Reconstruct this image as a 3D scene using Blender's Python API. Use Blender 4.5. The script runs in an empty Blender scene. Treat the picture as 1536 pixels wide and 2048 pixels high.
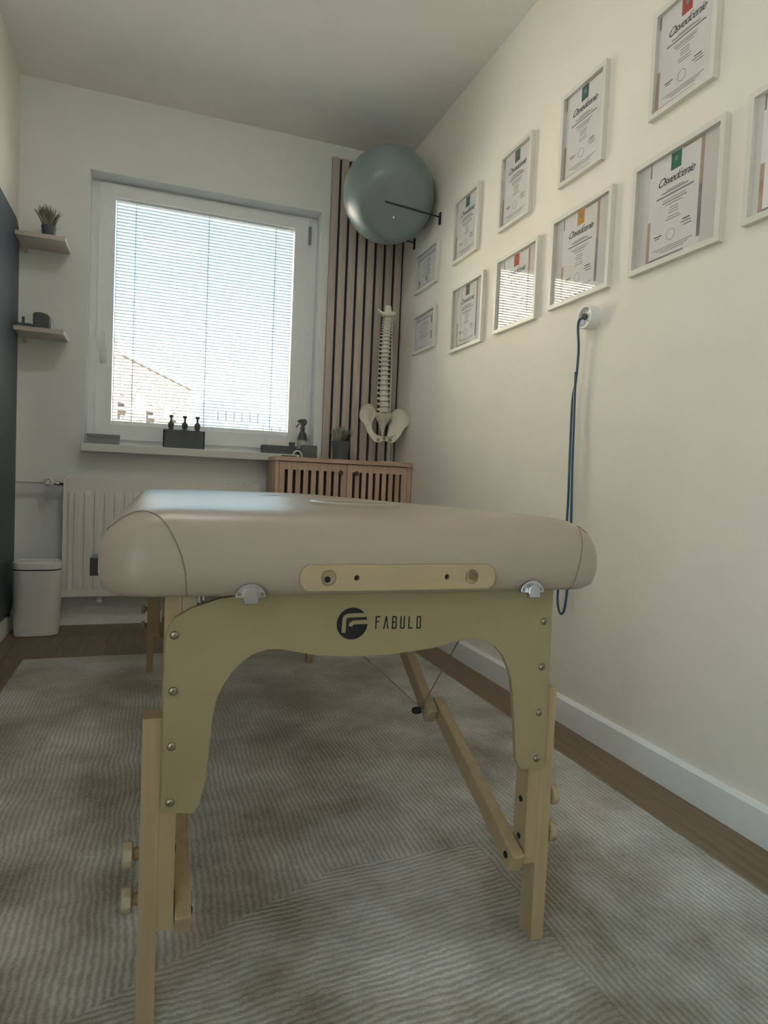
import bpy, bmesh, math, random
from mathutils import Vector, Matrix
from mathutils.bvhtree import BVHTree
random.seed(7)
SC = bpy.context.scene
COL = SC.collection

# ------------------------------------------------------------------ camera
cam_d = bpy.data.cameras.new('camera')
cam_d.sensor_fit = 'HORIZONTAL'
cam_d.sensor_width = 36.0
cam_d.lens = 1295.24 / 1536 * 36
cam_d.clip_start = 0.02
cam_d.clip_end = 500
cam = bpy.data.objects.new('camera', cam_d)
COL.objects.link(cam)
_R = Matrix.Rotation(-0.34530831, 3, 'Z') @ Matrix.Rotation(-0.04660991, 3, 'X') @ Matrix.Rotation(-0.04333104, 3, 'Y')
_B = Matrix(((1, 0, 0), (0, 0, -1), (0, 1, 0)))          # blender camera axes -> right / forward / up
cam.matrix_world = Matrix.Translation((0, 0, 0.804)) @ (_R @ _B).to_4x4()
SC.camera = cam

# ------------------------------------------------------------------ sky, sun, exposure
world = bpy.data.worlds.new('sky')
SC.world = world
world.use_nodes = True
wn = world.node_tree
wn.nodes.clear()
w_out = wn.nodes.new('ShaderNodeOutputWorld')
w_bg = wn.nodes.new('ShaderNodeBackground')
w_tc = wn.nodes.new('ShaderNodeTexCoord')
w_sep = wn.nodes.new('ShaderNodeSeparateXYZ')
w_ramp = wn.nodes.new('ShaderNodeValToRGB')
w_no = wn.nodes.new('ShaderNodeTexNoise')
w_cr = wn.nodes.new('ShaderNodeValToRGB')
w_mix = wn.nodes.new('ShaderNodeMix')
w_mix.data_type = 'RGBA'
wn.links.new(w_tc.outputs['Generated'], w_sep.inputs[0])
wn.links.new(w_sep.outputs['Z'], w_ramp.inputs[0])
e = w_ramp.color_ramp.elements
e[0].position = 0.10; e[0].color = (0.95, 0.97, 1.0, 1)
e[1].position = 0.60; e[1].color = (0.16, 0.50, 0.80, 1)
m_ = w_ramp.color_ramp.elements.new(0.26); m_.color = (0.36, 0.74, 0.94, 1)
wn.links.new(w_tc.outputs['Generated'], w_no.inputs['Vector'])
w_no.inputs['Scale'].default_value = 2.6
w_no.inputs['Detail'].default_value = 4
wn.links.new(w_no.outputs['Fac'], w_cr.inputs[0])
w_cr.color_ramp.elements[0].position = 0.50; w_cr.color_ramp.elements[0].color = (0, 0, 0, 1)
w_cr.color_ramp.elements[1].position = 0.70; w_cr.color_ramp.elements[1].color = (1, 1, 1, 1)
wn.links.new(w_cr.outputs[0], w_mix.inputs[0])
wn.links.new(w_ramp.outputs[0], w_mix.inputs[6])
w_mix.inputs[7].default_value = (0.97, 0.98, 1.0, 1)
wn.links.new(w_mix.outputs[2], w_bg.inputs[0])
w_bg.inputs[1].default_value = 1.08
wn.links.new(w_bg.outputs[0], w_out.inputs[0])

sun_d = bpy.data.lights.new('sun', 'SUN')
sun_d.energy = 17.0
sun_d.angle = 0.009
sun_d.color = (1.0, 0.94, 0.85)
sun = bpy.data.objects.new('sun', sun_d)
COL.objects.link(sun)
sun.location = (20, 0, 20)
sun.rotation_euler = Vector((0.90, 0.02, 0.44)).to_track_quat('Z', 'Y').to_euler()

def portal(name, loc, rot, sx, sy):
    d = bpy.data.lights.new(name, 'AREA')
    d.shape = 'RECTANGLE'; d.size = sx; d.size_y = sy
    d.cycles.is_portal = True
    o = bpy.data.objects.new(name, d); COL.objects.link(o)
    o.location = loc; o.rotation_euler = rot
    return o
portal('window_portal', (0.26, 3.86, 1.64), (-math.pi/2, 0, 0), 1.0, 1.25)      # shines towards -y

portal('fill_window_portal', (-0.80, -0.575, 1.15), (0, -math.pi/2, 0), 2.2, 1.15)       # sky portal of the added fill opening, shines towards +x

SC.view_settings.view_transform = 'Standard'
SC.view_settings.look = 'None'
SC.view_settings.gamma = 1.0
SC.view_settings.use_curve_mapping = False
SC.view_settings.exposure = 1.9
SC.cycles.max_bounces = 12
SC.cycles.diffuse_bounces = 7
SC.cycles.transparent_max_bounces = 24
SC.cycles.sample_clamp_indirect = 6.0
SC.cycles.caustics_reflective = False
SC.cycles.caustics_refractive = False

# ------------------------------------------------------------------ materials
def mat(name, col, rough=0.6, metal=0.0, spec=0.5, noise=0.0, nscale=30.0, bump=0.0, bscale=200.0, sheen=0.0, col2=None, stretch=(1, 1, 1), rnd=0.0):
    m = bpy.data.materials.new(name)
    m.use_nodes = True
    nt = m.node_tree; b = nt.nodes['Principled BSDF']
    b.inputs['Roughness'].default_value = rough
    b.inputs['Metallic'].default_value = metal
    b.inputs['Specular IOR Level'].default_value = spec
    if sheen:
        b.inputs['Sheen Weight'].default_value = sheen
    tc = nt.nodes.new('ShaderNodeTexCoord')
    mp = nt.nodes.new('ShaderNodeMapping'); mp.inputs['Scale'].default_value = stretch
    nt.links.new(tc.outputs['Object'], mp.inputs[0])
    n = nt.nodes.new('ShaderNodeTexNoise'); n.inputs['Scale'].default_value = nscale; n.inputs['Detail'].default_value = 5
    nt.links.new(mp.outputs[0], n.inputs['Vector'])
    mx = nt.nodes.new('ShaderNodeMix'); mx.data_type = 'RGBA'
    c2 = col2 or tuple(c * (1 - max(noise, 0.03)) for c in col)
    mx.inputs[6].default_value = (*col, 1); mx.inputs[7].default_value = (*c2, 1)
    rp = nt.nodes.new('ShaderNodeMapRange'); rp.inputs[1].default_value = 0.3; rp.inputs[2].default_value = 0.7
    nt.links.new(n.outputs['Fac'], rp.inputs[0]); nt.links.new(rp.outputs[0], mx.inputs[0])
    last = mx.outputs[2]
    if rnd:
        oi = nt.nodes.new('ShaderNodeObjectInfo')
        hs = nt.nodes.new('ShaderNodeHueSaturation')
        mr = nt.nodes.new('ShaderNodeMapRange'); mr.inputs[3].default_value = 1 - rnd; mr.inputs[4].default_value = 1 + rnd
        nt.links.new(oi.outputs['Random'], mr.inputs[0]); nt.links.new(mr.outputs[0], hs.inputs['Value'])
        nt.links.new(last, hs.inputs['Color']); last = hs.outputs[0]
    nt.links.new(last, b.inputs['Base Color'])
    if bump:
        n2 = nt.nodes.new('ShaderNodeTexNoise'); n2.inputs['Scale'].default_value = bscale; n2.inputs['Detail'].default_value = 3
        nt.links.new(mp.outputs[0], n2.inputs['Vector'])
        bp = nt.nodes.new('ShaderNodeBump'); bp.inputs['Strength'].default_value = bump; bp.inputs['Distance'].default_value = 0.002
        nt.links.new(n2.outputs['Fac'], bp.inputs['Height']); nt.links.new(bp.outputs[0], b.inputs['Normal'])
    return m

M = {}
M['wall'] = mat('wall_paint', (0.85, 0.815, 0.74), 0.85, spec=0.2, noise=0.03, nscale=6, bump=0.25, bscale=260)
M['wall_back'] = mat('wall_paint_cool', (0.82, 0.845, 0.835), 0.85, spec=0.2, noise=0.03, nscale=6, bump=0.2, bscale=260)
M['ceiling'] = mat('ceiling_paint', (0.86, 0.855, 0.83), 0.9, spec=0.1, noise=0.03, nscale=5, bump=0.1, bscale=200)
M['trim'] = mat('baseboard_white', (0.86, 0.89, 0.88), 0.4, noise=0.03)
M['white'] = mat('white_plastic', (0.80, 0.81, 0.79), 0.35, noise=0.02)
M['pvc'] = mat('window_white', (0.88, 0.91, 0.92), 0.3, noise=0.02)
M['sill'] = mat('sill_white', (0.72, 0.73, 0.71), 0.35, noise=0.03)
M['slat'] = mat('blind_slat', (0.30, 0.33, 0.34), 0.45, noise=0.03)
M['cord'] = mat('blind_cord', (0.30, 0.32, 0.34), 0.8)
M['radiator'] = mat('radiator_enamel', (0.80, 0.79, 0.75), 0.35, noise=0.03)
M['plank'] = mat('floor_oak', (0.235, 0.165, 0.10), 0.42, col2=(0.15, 0.105, 0.062), nscale=7, stretch=(9, 0.8, 1), bump=0.1, bscale=60, rnd=0.10)
M['gap'] = mat('floor_base', (0.06, 0.045, 0.03), 0.8)
M['pad'] = mat('cream_leatherette', (0.40, 0.335, 0.275), 0.34, spec=0.5, noise=0.03, nscale=8, bump=0.12, bscale=420)
M['seam'] = mat('seam_thread', (0.24, 0.19, 0.16), 0.6)
M['beech'] = mat('pale_beech', (0.43, 0.325, 0.19), 0.42, col2=(0.37, 0.275, 0.155), nscale=5, stretch=(14, 14, 1), bump=0.05, bscale=60)
M['beech_x'] = mat('pale_beech_across', (0.44, 0.355, 0.225), 0.42, col2=(0.40, 0.32, 0.20), nscale=5, stretch=(1, 14, 14))
M['ply'] = mat('plywood_panel', (0.34, 0.28, 0.155), 0.4, col2=(0.315, 0.255, 0.14), nscale=4, stretch=(2, 2, 2))
M['ply_edge'] = mat('plywood_edge', (0.36, 0.26, 0.13), 0.6)
M['chrome'] = mat('chrome', (0.50, 0.50, 0.53), 0.22, metal=1.0)
M['steel'] = mat('steel_screw', (0.36, 0.31, 0.24), 0.3, metal=1.0)
M['black'] = mat('black_plastic', (0.010, 0.010, 0.011), 0.55)
M['bore'] = mat('drilled_bore', (0.20, 0.145, 0.08), 0.8)
M['cable'] = mat('steel_cable', (0.33, 0.27, 0.20), 0.5, metal=0.5)
M['slatwood'] = mat('slat_wood', (0.58, 0.50, 0.45), 0.5, col2=(0.46, 0.39, 0.35), nscale=5, stretch=(20, 20, 1), rnd=0.10)
M['felt'] = mat('black_felt', (0.045, 0.048, 0.062), 0.95)
M['cabwood'] = mat('cabinet_wood', (0.62, 0.44, 0.33), 0.5, col2=(0.50, 0.34, 0.25), nscale=5, stretch=(18, 18, 1), rnd=0.10)
M['cabwood_x'] = mat('cabinet_wood_across', (0.60, 0.43, 0.325), 0.45, col2=(0.49, 0.34, 0.25), nscale=5, stretch=(1, 18, 18))
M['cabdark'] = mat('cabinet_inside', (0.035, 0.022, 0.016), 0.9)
M['knob'] = mat('dark_knob', (0.09, 0.05, 0.035), 0.4)
M['bone'] = mat('bone_plastic', (0.78, 0.72, 0.62), 0.45, noise=0.06, nscale=40)
M['disc'] = mat('disc_plastic', (0.33, 0.29, 0.24), 0.6)
M['navy'] = mat('navy_cloth', (0.032, 0.048, 0.062), 0.40, spec=0.5, noise=0.2, bump=0.1, bscale=500)
M['rim'] = mat('panel_rim', (0.35, 0.36, 0.36), 0.4)
M['ball'] = mat('ball_vinyl', (0.20, 0.265, 0.27), 0.33, noise=0.06, nscale=9)
M['iron'] = mat('black_iron', (0.02, 0.02, 0.022), 0.5)
M['charcoal'] = mat('charcoal_box', (0.105, 0.115, 0.122), 0.6, noise=0.05)  # lifted grey, with the haze near the window put into the colour
M['greybox'] = mat('grey_box', (0.27, 0.285, 0.28), 0.6, noise=0.05)
M['pot'] = mat('dark_pot', (0.085, 0.10, 0.107), 0.5)  # lightened colour carries the window haze
M['grass'] = mat('grass_blade', (0.16, 0.19, 0.125), 0.5, col2=(0.44, 0.43, 0.31), nscale=14)
M['amber'] = mat('smoky_bottle', (0.10, 0.10, 0.095), 0.12)
M['labelgrey'] = mat('bottle_label', (0.50, 0.50, 0.47), 0.6)
M['shelfwood'] = mat('shelf_wood', (0.62, 0.56, 0.50), 0.45, col2=(0.54, 0.48, 0.42), nscale=5, stretch=(1, 12, 12))
M['shelfedge'] = mat('shelf_edge_band', (0.75, 0.76, 0.74), 0.3)
M['frame'] = mat('frame_white_gloss', (0.74, 0.73, 0.67), 0.35, noise=0.02)
M['paper'] = mat('paper_white', (0.80, 0.79, 0.79), 0.9, noise=0.02)
M['backing'] = mat('frame_backing', (0.68, 0.665, 0.64), 0.9)
M['ink'] = mat('ink_black', (0.05, 0.05, 0.055), 0.9)
M['inkgrey'] = mat('ink_grey', (0.27, 0.265, 0.26), 0.9)
M['print_brown'] = mat('print_brown', (0.42, 0.27, 0.19), 0.9, col2=(0.50, 0.40, 0.33), nscale=18)
M['print_violet'] = mat('print_violet', (0.22, 0.17, 0.20), 0.9, col2=(0.33, 0.33, 0.38), nscale=18)
M['print_pale'] = mat('print_pale_green', (0.20, 0.30, 0.25), 0.9)
M['em_green'] = mat('print_green', (0.03, 0.17, 0.11), 0.9)
M['em_teal'] = mat('print_teal', (0.05, 0.13, 0.12), 0.9)
M['em_olive'] = mat('print_olive', (0.14, 0.15, 0.09), 0.9)
M['em_red'] = mat('print_red', (0.50, 0.07, 0.05), 0.9)
M['em_orange'] = mat('print_orange', (0.62, 0.30, 0.05), 0.9)
M['blue'] = mat('blue_cable', (0.035, 0.11, 0.17), 0.4)
M['facade_orange'] = mat('facade_orange', (0.115, 0.066, 0.045), 0.9, noise=0.1, nscale=0.5)
M['facade_pink'] = mat('facade_pink', (0.13, 0.082, 0.062), 0.9, noise=0.1, nscale=0.5)
M['facade_cream'] = mat('facade_cream', (0.85, 0.76, 0.62), 0.9, noise=0.05, nscale=0.5)
M['facade_grey'] = mat('facade_grey', (0.42, 0.50, 0.58), 0.9, noise=0.08, nscale=0.5)
M['facade_white'] = mat('facade_white', (0.75, 0.75, 0.72), 0.9)
M['winglass'] = mat('far_window', (0.12, 0.10, 0.10), 0.2)
M['pale_paving'] = mat('street', (0.46, 0.45, 0.42), 0.9)  # unseen ground, coloured pale so sunlight bounces up to the ceiling

def glass_mat(name, refl=0.5, tint=(1, 1, 1)):
    m = bpy.data.materials.new(name); m.use_nodes = True
    nt = m.node_tree; nt.nodes.clear()
    o = nt.nodes.new('ShaderNodeOutputMaterial')
    t = nt.nodes.new('ShaderNodeBsdfTransparent'); t.inputs[0].default_value = (*tint, 1)
    g = nt.nodes.new('ShaderNodeBsdfGlossy'); g.inputs['Roughness'].default_value = 0.0
    f = nt.nodes.new('ShaderNodeFresnel')
    ge = nt.nodes.new('ShaderNodeNewGeometry'); mr = nt.nodes.new('ShaderNodeMapRange')
    mr.inputs[3].default_value = 1.5; mr.inputs[4].default_value = 1 / 1.5          # same Fresnel curve from either side of the sheet
    nt.links.new(ge.outputs['Backfacing'], mr.inputs[0]); nt.links.new(mr.outputs[0], f.inputs[0])
    mu = nt.nodes.new('ShaderNodeMath'); mu.operation = 'MULTIPLY'; mu.inputs[1].default_value = refl
    mu.use_clamp = True
    mx = nt.nodes.new('ShaderNodeMixShader')
    nt.links.new(f.outputs[0], mu.inputs[0]); nt.links.new(mu.outputs[0], mx.inputs[0])
    nt.links.new(t.outputs[0], mx.inputs[1]); nt.links.new(g.outputs[0], mx.inputs[2])
    nt.links.new(mx.outputs[0], o.inputs[0])
    return m
M['glass'] = glass_mat('window_glass', 1.0, (0.97, 0.99, 0.99))
M['picture_glass'] = glass_mat('picture_glass', 0.85)

# rug: rows of ribs, direction changes in a patchwork, cloudy pile
def rug_material():
    m = bpy.data.materials.new('rug_viscose'); m.use_nodes = True
    nt = m.node_tree; N = nt.nodes; L = nt.links; b = N['Principled BSDF']
    b.inputs['Roughness'].default_value = 0.5
    b.inputs['Specular IOR Level'].default_value = 0.4
    b.inputs['Sheen Weight'].default_value = 1.0
    b.inputs['Sheen Roughness'].default_value = 0.3
    b.inputs['Sheen Tint'].default_value = (1.0, 0.97, 0.92, 1)
    tc = N.new('ShaderNodeTexCoord')
    warp = N.new('ShaderNodeTexNoise'); warp.inputs['Scale'].default_value = 5.0; warp.inputs['Detail'].default_value = 2
    L.new(tc.outputs['Object'], warp.inputs['Vector'])
    wv = N.new('ShaderNodeVectorMath'); wv.operation = 'SCALE'; wv.inputs['Scale'].default_value = 0.035
    L.new(warp.outputs['Color'], wv.inputs[0])
    w2 = N.new('ShaderNodeTexNoise'); w2.inputs['Scale'].default_value = 70.0; w2.inputs['Detail'].default_value = 2
    L.new(tc.outputs['Object'], w2.inputs['Vector'])
    wv2 = N.new('ShaderNodeVectorMath'); wv2.operation = 'SCALE'; wv2.inputs['Scale'].default_value = 0.0085
    L.new(w2.outputs['Color'], wv2.inputs[0])
    ad = N.new('ShaderNodeVectorMath'); ad.operation = 'ADD'
    L.new(tc.outputs['Object'], ad.inputs[0]); L.new(wv.outputs[0], ad.inputs[1])
    ad2 = N.new('ShaderNodeVectorMath'); ad2.operation = 'ADD'
    L.new(ad.outputs[0], ad2.inputs[0]); L.new(wv2.outputs[0], ad2.inputs[1])
    sep = N.new('ShaderNodeSeparateXYZ'); L.new(ad2.outputs[0], sep.inputs[0])
    def math_(op, a, bb):
        n = N.new('ShaderNodeMath'); n.operation = op
        for i, v in enumerate((a, bb)):
            if v is None: continue
            if isinstance(v, (int, float)): n.inputs[i].default_value = v
            else: L.new(v, n.inputs[i])
        return n.outputs[0]
    X, Y = sep.outputs['X'], sep.outputs['Y']
    F = 2 * math.pi / 0.0125
    sx = math_('SINE', math_('MULTIPLY', X, F), None)            # ribs that run along y
    sy = math_('SINE', math_('MULTIPLY', math_('ADD', Y, math_('MULTIPLY', X, -0.10)), F), None)   # ribs that run along x
    # patch of cross ribs: x < 0.72 and y below a slanted seam; and a band further back
    c1 = math_('LESS_THAN', X, 0.72)
    seam = math_('ADD', math_('MULTIPLY', X, 0.55), 1.05)
    seam = math_('MINIMUM', seam, 1.27)
    c2 = math_('LESS_THAN', Y, seam)
    patch = math_('MULTIPLY', c1, c2)
    c3 = math_('GREATER_THAN', Y, 2.62)
    patch = math_('MAXIMUM', patch, c3)
    mixv = N.new('ShaderNodeMix'); L.new(patch, mixv.inputs[0]); L.new(sx, mixv.inputs[2]); L.new(sy, mixv.inputs[3])
    ribs = mixv.outputs[0]
    fine = N.new('ShaderNodeTexNoise'); fine.inputs['Scale'].default_value = 420; fine.inputs['Detail'].default_value = 3
    L.new(tc.outputs['Object'], fine.inputs['Vector'])
    h = math_('ADD', math_('MULTIPLY', ribs, 0.5), math_('MULTIPLY', fine.outputs['Fac'], 1.2))
    cl = N.new('ShaderNodeTexNoise'); cl.inputs['Scale'].default_value = 3.3; cl.inputs['Detail'].default_value = 6; cl.inputs['Roughness'].default_value = 0.62
    L.new(tc.outputs['Object'], cl.inputs['Vector'])
    r = N.new('ShaderNodeValToRGB'); L.new(cl.outputs['Fac'], r.inputs[0])
    r.color_ramp.elements[0].position = 0.36; r.color_ramp.elements[0].color = (0.27, 0.24, 0.165, 1)
    r.color_ramp.elements[1].position = 0.64; r.color_ramp.elements[1].color = (0.74, 0.735, 0.68, 1)
    mx = N.new('ShaderNodeMix'); mx.data_type = 'RGBA'; mx.blend_type = 'MULTIPLY'; mx.inputs[0].default_value = 1.0
    L.new(r.outputs[0], mx.inputs[6])
    rr = N.new('ShaderNodeMapRange'); rr.inputs[1].default_value = -0.5; rr.inputs[2].default_value = 1.2; rr.inputs[3].default_value = 0.42; rr.inputs[4].default_value = 1.05
    L.new(h, rr.inputs[0])
    cc = N.new('ShaderNodeCombineColor')
    for i in range(3): L.new(rr.outputs[0], cc.inputs[i])
    L.new(cc.outputs[0], mx.inputs[7]); L.new(mx.outputs[2], b.inputs['Base Color'])
    bp = N.new('ShaderNodeBump'); bp.inputs['Strength'].default_value = 0.55; bp.inputs['Distance'].default_value = 0.004
    L.new(h, bp.inputs['Height']); L.new(bp.outputs[0], b.inputs['Normal'])
    return m
M['rug'] = rug_material()

# ------------------------------------------------------------------ mesh helpers
def nb(): return bmesh.new()

def box(bm, x0, x1, y0, y1, z0, z1):
    vs = [bm.verts.new(c) for c in ((x0,y0,z0),(x1,y0,z0),(x1,y1,z0),(x0,y1,z0),(x0,y0,z1),(x1,y0,z1),(x1,y1,z1),(x0,y1,z1))]
    for f in ((3,2,1,0),(4,5,6,7),(0,1,5,4),(1,2,6,5),(2,3,7,6),(3,0,4,7)):
        bm.faces.new([vs[i] for i in f])
    return vs

def frame_of(d):
    d = Vector(d).normalized()
    up = Vector((0, 0, 1)) if abs(d.z) < 0.95 else Vector((1, 0, 0))
    a = d.cross(up).normalized(); return a, d.cross(a).normalized()

def beam(bm, p0, p1, wx, wz, side=(1, 0, 0)):
    """rectangular bar from p0 to p1, wx along `side`, wz across"""
    p0, p1 = Vector(p0), Vector(p1); d = (p1 - p0).normalized(); s = Vector(side).normalized(); n = d.cross(s).normalized()
    vs = []
    for p in (p0, p1):
        for a, c in ((-1,-1),(1,-1),(1,1),(-1,1)):
            vs.append(bm.verts.new(p + s * a * wx / 2 + n * c * wz / 2))
    for f in ((3,2,1,0),(4,5,6,7),(0,1,5,4),(1,2,6,5),(2,3,7,6),(3,0,4,7)):
        bm.faces.new([vs[i] for i in f])
    bmesh.ops.recalc_face_normals(bm, faces=bm.faces)

def tube(bm, pts, r, seg=8, cap=True):
    pts = [Vector(p) for p in pts]; rings = []
    rs = r if isinstance(r, (list, tuple)) else [r] * len(pts)
    a = None
    for i, p in enumerate(pts):
        d = (pts[min(i + 1, len(pts) - 1)] - pts[max(i - 1, 0)])
        if d.length < 1e-9: d = Vector((0, 0, 1))
        d.normalize()
        if a is None: a, _ = frame_of(d)
        a = (a - d * a.dot(d)).normalized(); c = d.cross(a)
        rings.append([bm.verts.new(p + (a * math.cos(t) + c * math.sin(t)) * rs[i]) for t in (2 * math.pi * k / seg for k in range(seg))])
    for i in range(len(rings) - 1):
        for k in range(seg):
            bm.faces.new((rings[i][k], rings[i][(k + 1) % seg], rings[i + 1][(k + 1) % seg], rings[i + 1][k]))
    if cap:
        bm.faces.new(rings[0][::-1]); bm.faces.new(rings[-1])

def lathe(bm, prof, c=(0, 0, 0), axis=(0, 0, 1), seg=20):
    """prof: list of (radius, height) along axis"""
    ax = Vector(axis).normalized(); c = Vector(c)
    tube(bm, [c + ax * h for _, h in prof], [max(r, 1e-5) for r, _ in prof], seg)

def lathe2(bm, prof, c=(0, 0, 0), axis=(0, 0, 1), seg=20):
    """like lathe but heights may repeat or step back"""
    ax = Vector(axis).normalized(); a, b_ = frame_of(ax); c = Vector(c); rings = []
    for r, h in prof:
        r = max(r, 1e-5)
        rings.append([bm.verts.new(c + ax * h + (a * math.cos(2*math.pi*k/seg) + b_ * math.sin(2*math.pi*k/seg)) * r) for k in range(seg)])
    for i in range(len(rings) - 1):
        for k in range(seg):
            bm.faces.new((rings[i][k], rings[i][(k+1) % seg], rings[i+1][(k+1) % seg], rings[i+1][k]))
    bm.faces.new(rings[0][::-1]); bm.faces.new(rings[-1])
    bmesh.ops.recalc_face_normals(bm, faces=bm.faces)

def prism(bm, poly, a0, a1, plane='xz'):
    """poly in (x,z) extruded along y, (x,y) along z, or (y,z) along x"""
    def P(u, v, w):
        return {'xz': (u, w, v), 'xy': (u, v, w), 'yz': (w, u, v)}[plane]
    n = len(poly)
    A = [bm.verts.new(P(u, v, a0)) for u, v in poly]; B = [bm.verts.new(P(u, v, a1)) for u, v in poly]
    bm.faces.new(A); bm.faces.new(B[::-1])
    for i in range(n):
        bm.faces.new((A[i], B[i], B[(i+1) % n], A[(i+1) % n]))
    bmesh.ops.recalc_face_normals(bm, faces=bm.faces)

def rrect(x0, x1, y0, y1, r, n=6):
    pts = []
    for cx, cy, a0 in ((x1-r, y1-r, 0), (x0+r, y1-r, 90), (x0+r, y0+r, 180), (x1-r, y0+r, 270)):
        for k in range(n + 1):
            a = math.radians(a0 + 90 * k / n); pts.append((cx + r*math.cos(a), cy + r*math.sin(a)))
    return pts

def bevel(bm, w, seg=2, ang=0.6):
    es = [e_ for e_ in bm.edges if len(e_.link_faces) == 2 and e_.calc_face_angle(0) > ang]
    bmesh.ops.bevel(bm, geom=es, offset=w, segments=seg, affect='EDGES', profile=0.6, clamp_overlap=True)

def obj(name, bm, m, parent=None, smooth=False, origin=None, rnd_shift=False):
    """origin: where the object's own zero is, in the coordinates the mesh was written in"""
    if origin is None:
        origin = parent['_o'] if parent is not None and '_o' in parent else (0, 0, 0)
    origin = Vector(origin)
    bmesh.ops.translate(bm, verts=bm.verts, vec=-origin)
    me = bpy.data.meshes.new(name); bm.to_mesh(me); bm.free()
    if isinstance(m, (list, tuple)):
        for q in m: me.materials.append(q)
    else: me.materials.append(m)
    if smooth:
        for p in me.polygons: p.use_smooth = True
        try: me.set_sharp_from_angle(angle=math.radians(42))
        except Exception: pass
    o = bpy.data.objects.new(name, me); COL.objects.link(o)
    if parent is not None: o.parent = parent
    else: o.location = origin
    o['_o'] = tuple(origin)
    return o

def thing(name, label, cat, loc=(0, 0, 0), group=None, rz=0.0, local=False):
    o = bpy.data.objects.new(name, None); COL.objects.link(o)
    o.location = loc; o.rotation_euler = (0, 0, rz); o.empty_display_size = 0.1
    o['_o'] = (0, 0, 0) if local else tuple(loc)
    o['label'] = label; o['category'] = cat
    if group: o['group'] = group
    return o

def tag(o, label, cat, group=None):
    o['label'] = label; o['category'] = cat
    if group: o['group'] = group
    return o

def struct(o):
    o['kind'] = 'structure'; return o

def dup(o, parent, loc=None):
    c = o.copy(); COL.objects.link(c); c.parent = parent
    if loc is not None: c.location = loc
    return c

# ------------------------------------------------------------------ room shell
XR, XL, YB, YF, ZC = 1.36, -0.645, 3.648, -1.7, 2.69
NX0, NX1, NZ0, NZ1 = -0.330, 0.865, 0.915, 2.305          # window niche
OUT = YB + 0.30
bm = nb(); box(bm, XR, XR + 0.15, YF, YB, 0, ZC); struct(obj('wall_right', bm, M['wall']))
DY0, DY1, DZ1 = -1.15, 0.0, 2.25                        # unseen opening added in the left wall for fill daylight
bm = nb(); box(bm, XL - 0.15, XL, YF, DY0, 0, ZC); box(bm, XL - 0.15, XL, DY1, YB, 0, ZC); box(bm, XL - 0.15, XL, DY0, DY1, DZ1, ZC); struct(obj('wall_left', bm, M['wall']))
bm = nb()
box(bm, XL - 0.15, NX0, YB, OUT, 0, ZC); box(bm, NX1, XR + 0.15, YB, OUT, 0, ZC)
box(bm, NX0, NX1, YB, OUT, 0, NZ0); box(bm, NX0, NX1, YB, OUT, NZ1, ZC)
struct(obj('wall_back', bm, M['wall_back']))
bm = nb()
box(bm, XL - 0.15, XR + 0.15, YF - 0.2, YF, 0, ZC)
struct(obj('wall_front', bm, M['wall']))
bm = nb(); box(bm, XL - 0.15, XR + 0.15, YF - 0.2, OUT, ZC, ZC + 0.15); struct(obj('ceiling', bm, M['ceiling']))
bm = nb(); box(bm, XL - 0.15, XR + 0.15, YF - 0.2, OUT, -0.15, -0.012); floor = struct(obj('floor', bm, M['gap']))
PW = 0.196
x = XR - PW + 0.03
col_i = 0
while x > XL - PW:
    xa, xb = max(x, XL), min(x + PW, XR)
    y = YF - random.random() * 0.9
    while y < YB:
        ya, yb = max(y, YF), min(y + 1.28, YB)
        if yb - ya > 0.02 and xb - xa > 0.01:
            bm = nb(); box(bm, xa + 0.0006, xb - 0.0006, ya + 0.0006, yb - 0.0006, -0.012, 0.0)
            obj('plank', bm, M['plank'], floor)
        y += 1.28
    x -= PW; col_i += 1
# unseen glazed door added in the left wall to let in fill light
w2 = thing('fill_window', '', ''); del w2['category']; del w2['label']; struct(w2)
bm = nb()
DM = (DY0 + DY1) / 2
for a, b_ in ((DY0, DY0 + 0.06), (DM - 0.03, DM + 0.03), (DY1 - 0.06, DY1)): box(bm, XL - 0.12, XL - 0.05, a, b_, 0, DZ1)
box(bm, XL - 0.119, XL - 0.051, DY0, DY1, 0, 0.07); box(bm, XL - 0.119, XL - 0.051, DY0, DY1, DZ1 - 0.06, DZ1)
obj('window_frame', bm, M['pvc'], w2)
for a, b_ in ((DY0 + 0.06, DM - 0.03), (DM + 0.03, DY1 - 0.06)):
    bm = nb(); box(bm, XL - 0.088, XL - 0.082, a, b_, 0.07, DZ1 - 0.06); obj('pane', bm, M['glass'], w2)

# unseen fill lamp added on the ceiling to brighten the window end
M['opal'] = bpy.data.materials.new('fill_lamp_opal'); M['opal'].use_nodes = True
_p = M['opal'].node_tree.nodes['Principled BSDF']; _p.inputs['Base Color'].default_value = (0.9, 0.9, 0.88, 1)
_p.inputs['Emission Color'].default_value = (1.0, 0.97, 0.93, 1); _p.inputs['Emission Strength'].default_value = 3.2
LX, LY = 0.10, 1.85
lam = thing('fill_lamp', 'unseen round fill lamp added on the ceiling above the massage table', 'lamp', (LX, LY, ZC))
bm = nb(); lathe2(bm, [(0.23, 0), (0.23, -0.02), (0.20, -0.022)], (LX, LY, ZC - 0.0005), (0, 0, 1), 32); obj('fill_lamp_base', bm, M['white'], lam, smooth=True)
bm = nb(); lathe2(bm, [(0.215, -0.0225), (0.215, -0.05), (0.19, -0.065), (0.10, -0.075), (0.0001, -0.077)], (LX, LY, ZC - 0.0005), (0, 0, 1), 32); obj('fill_lamp_shade', bm, M['opal'], lam, smooth=True)

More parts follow.
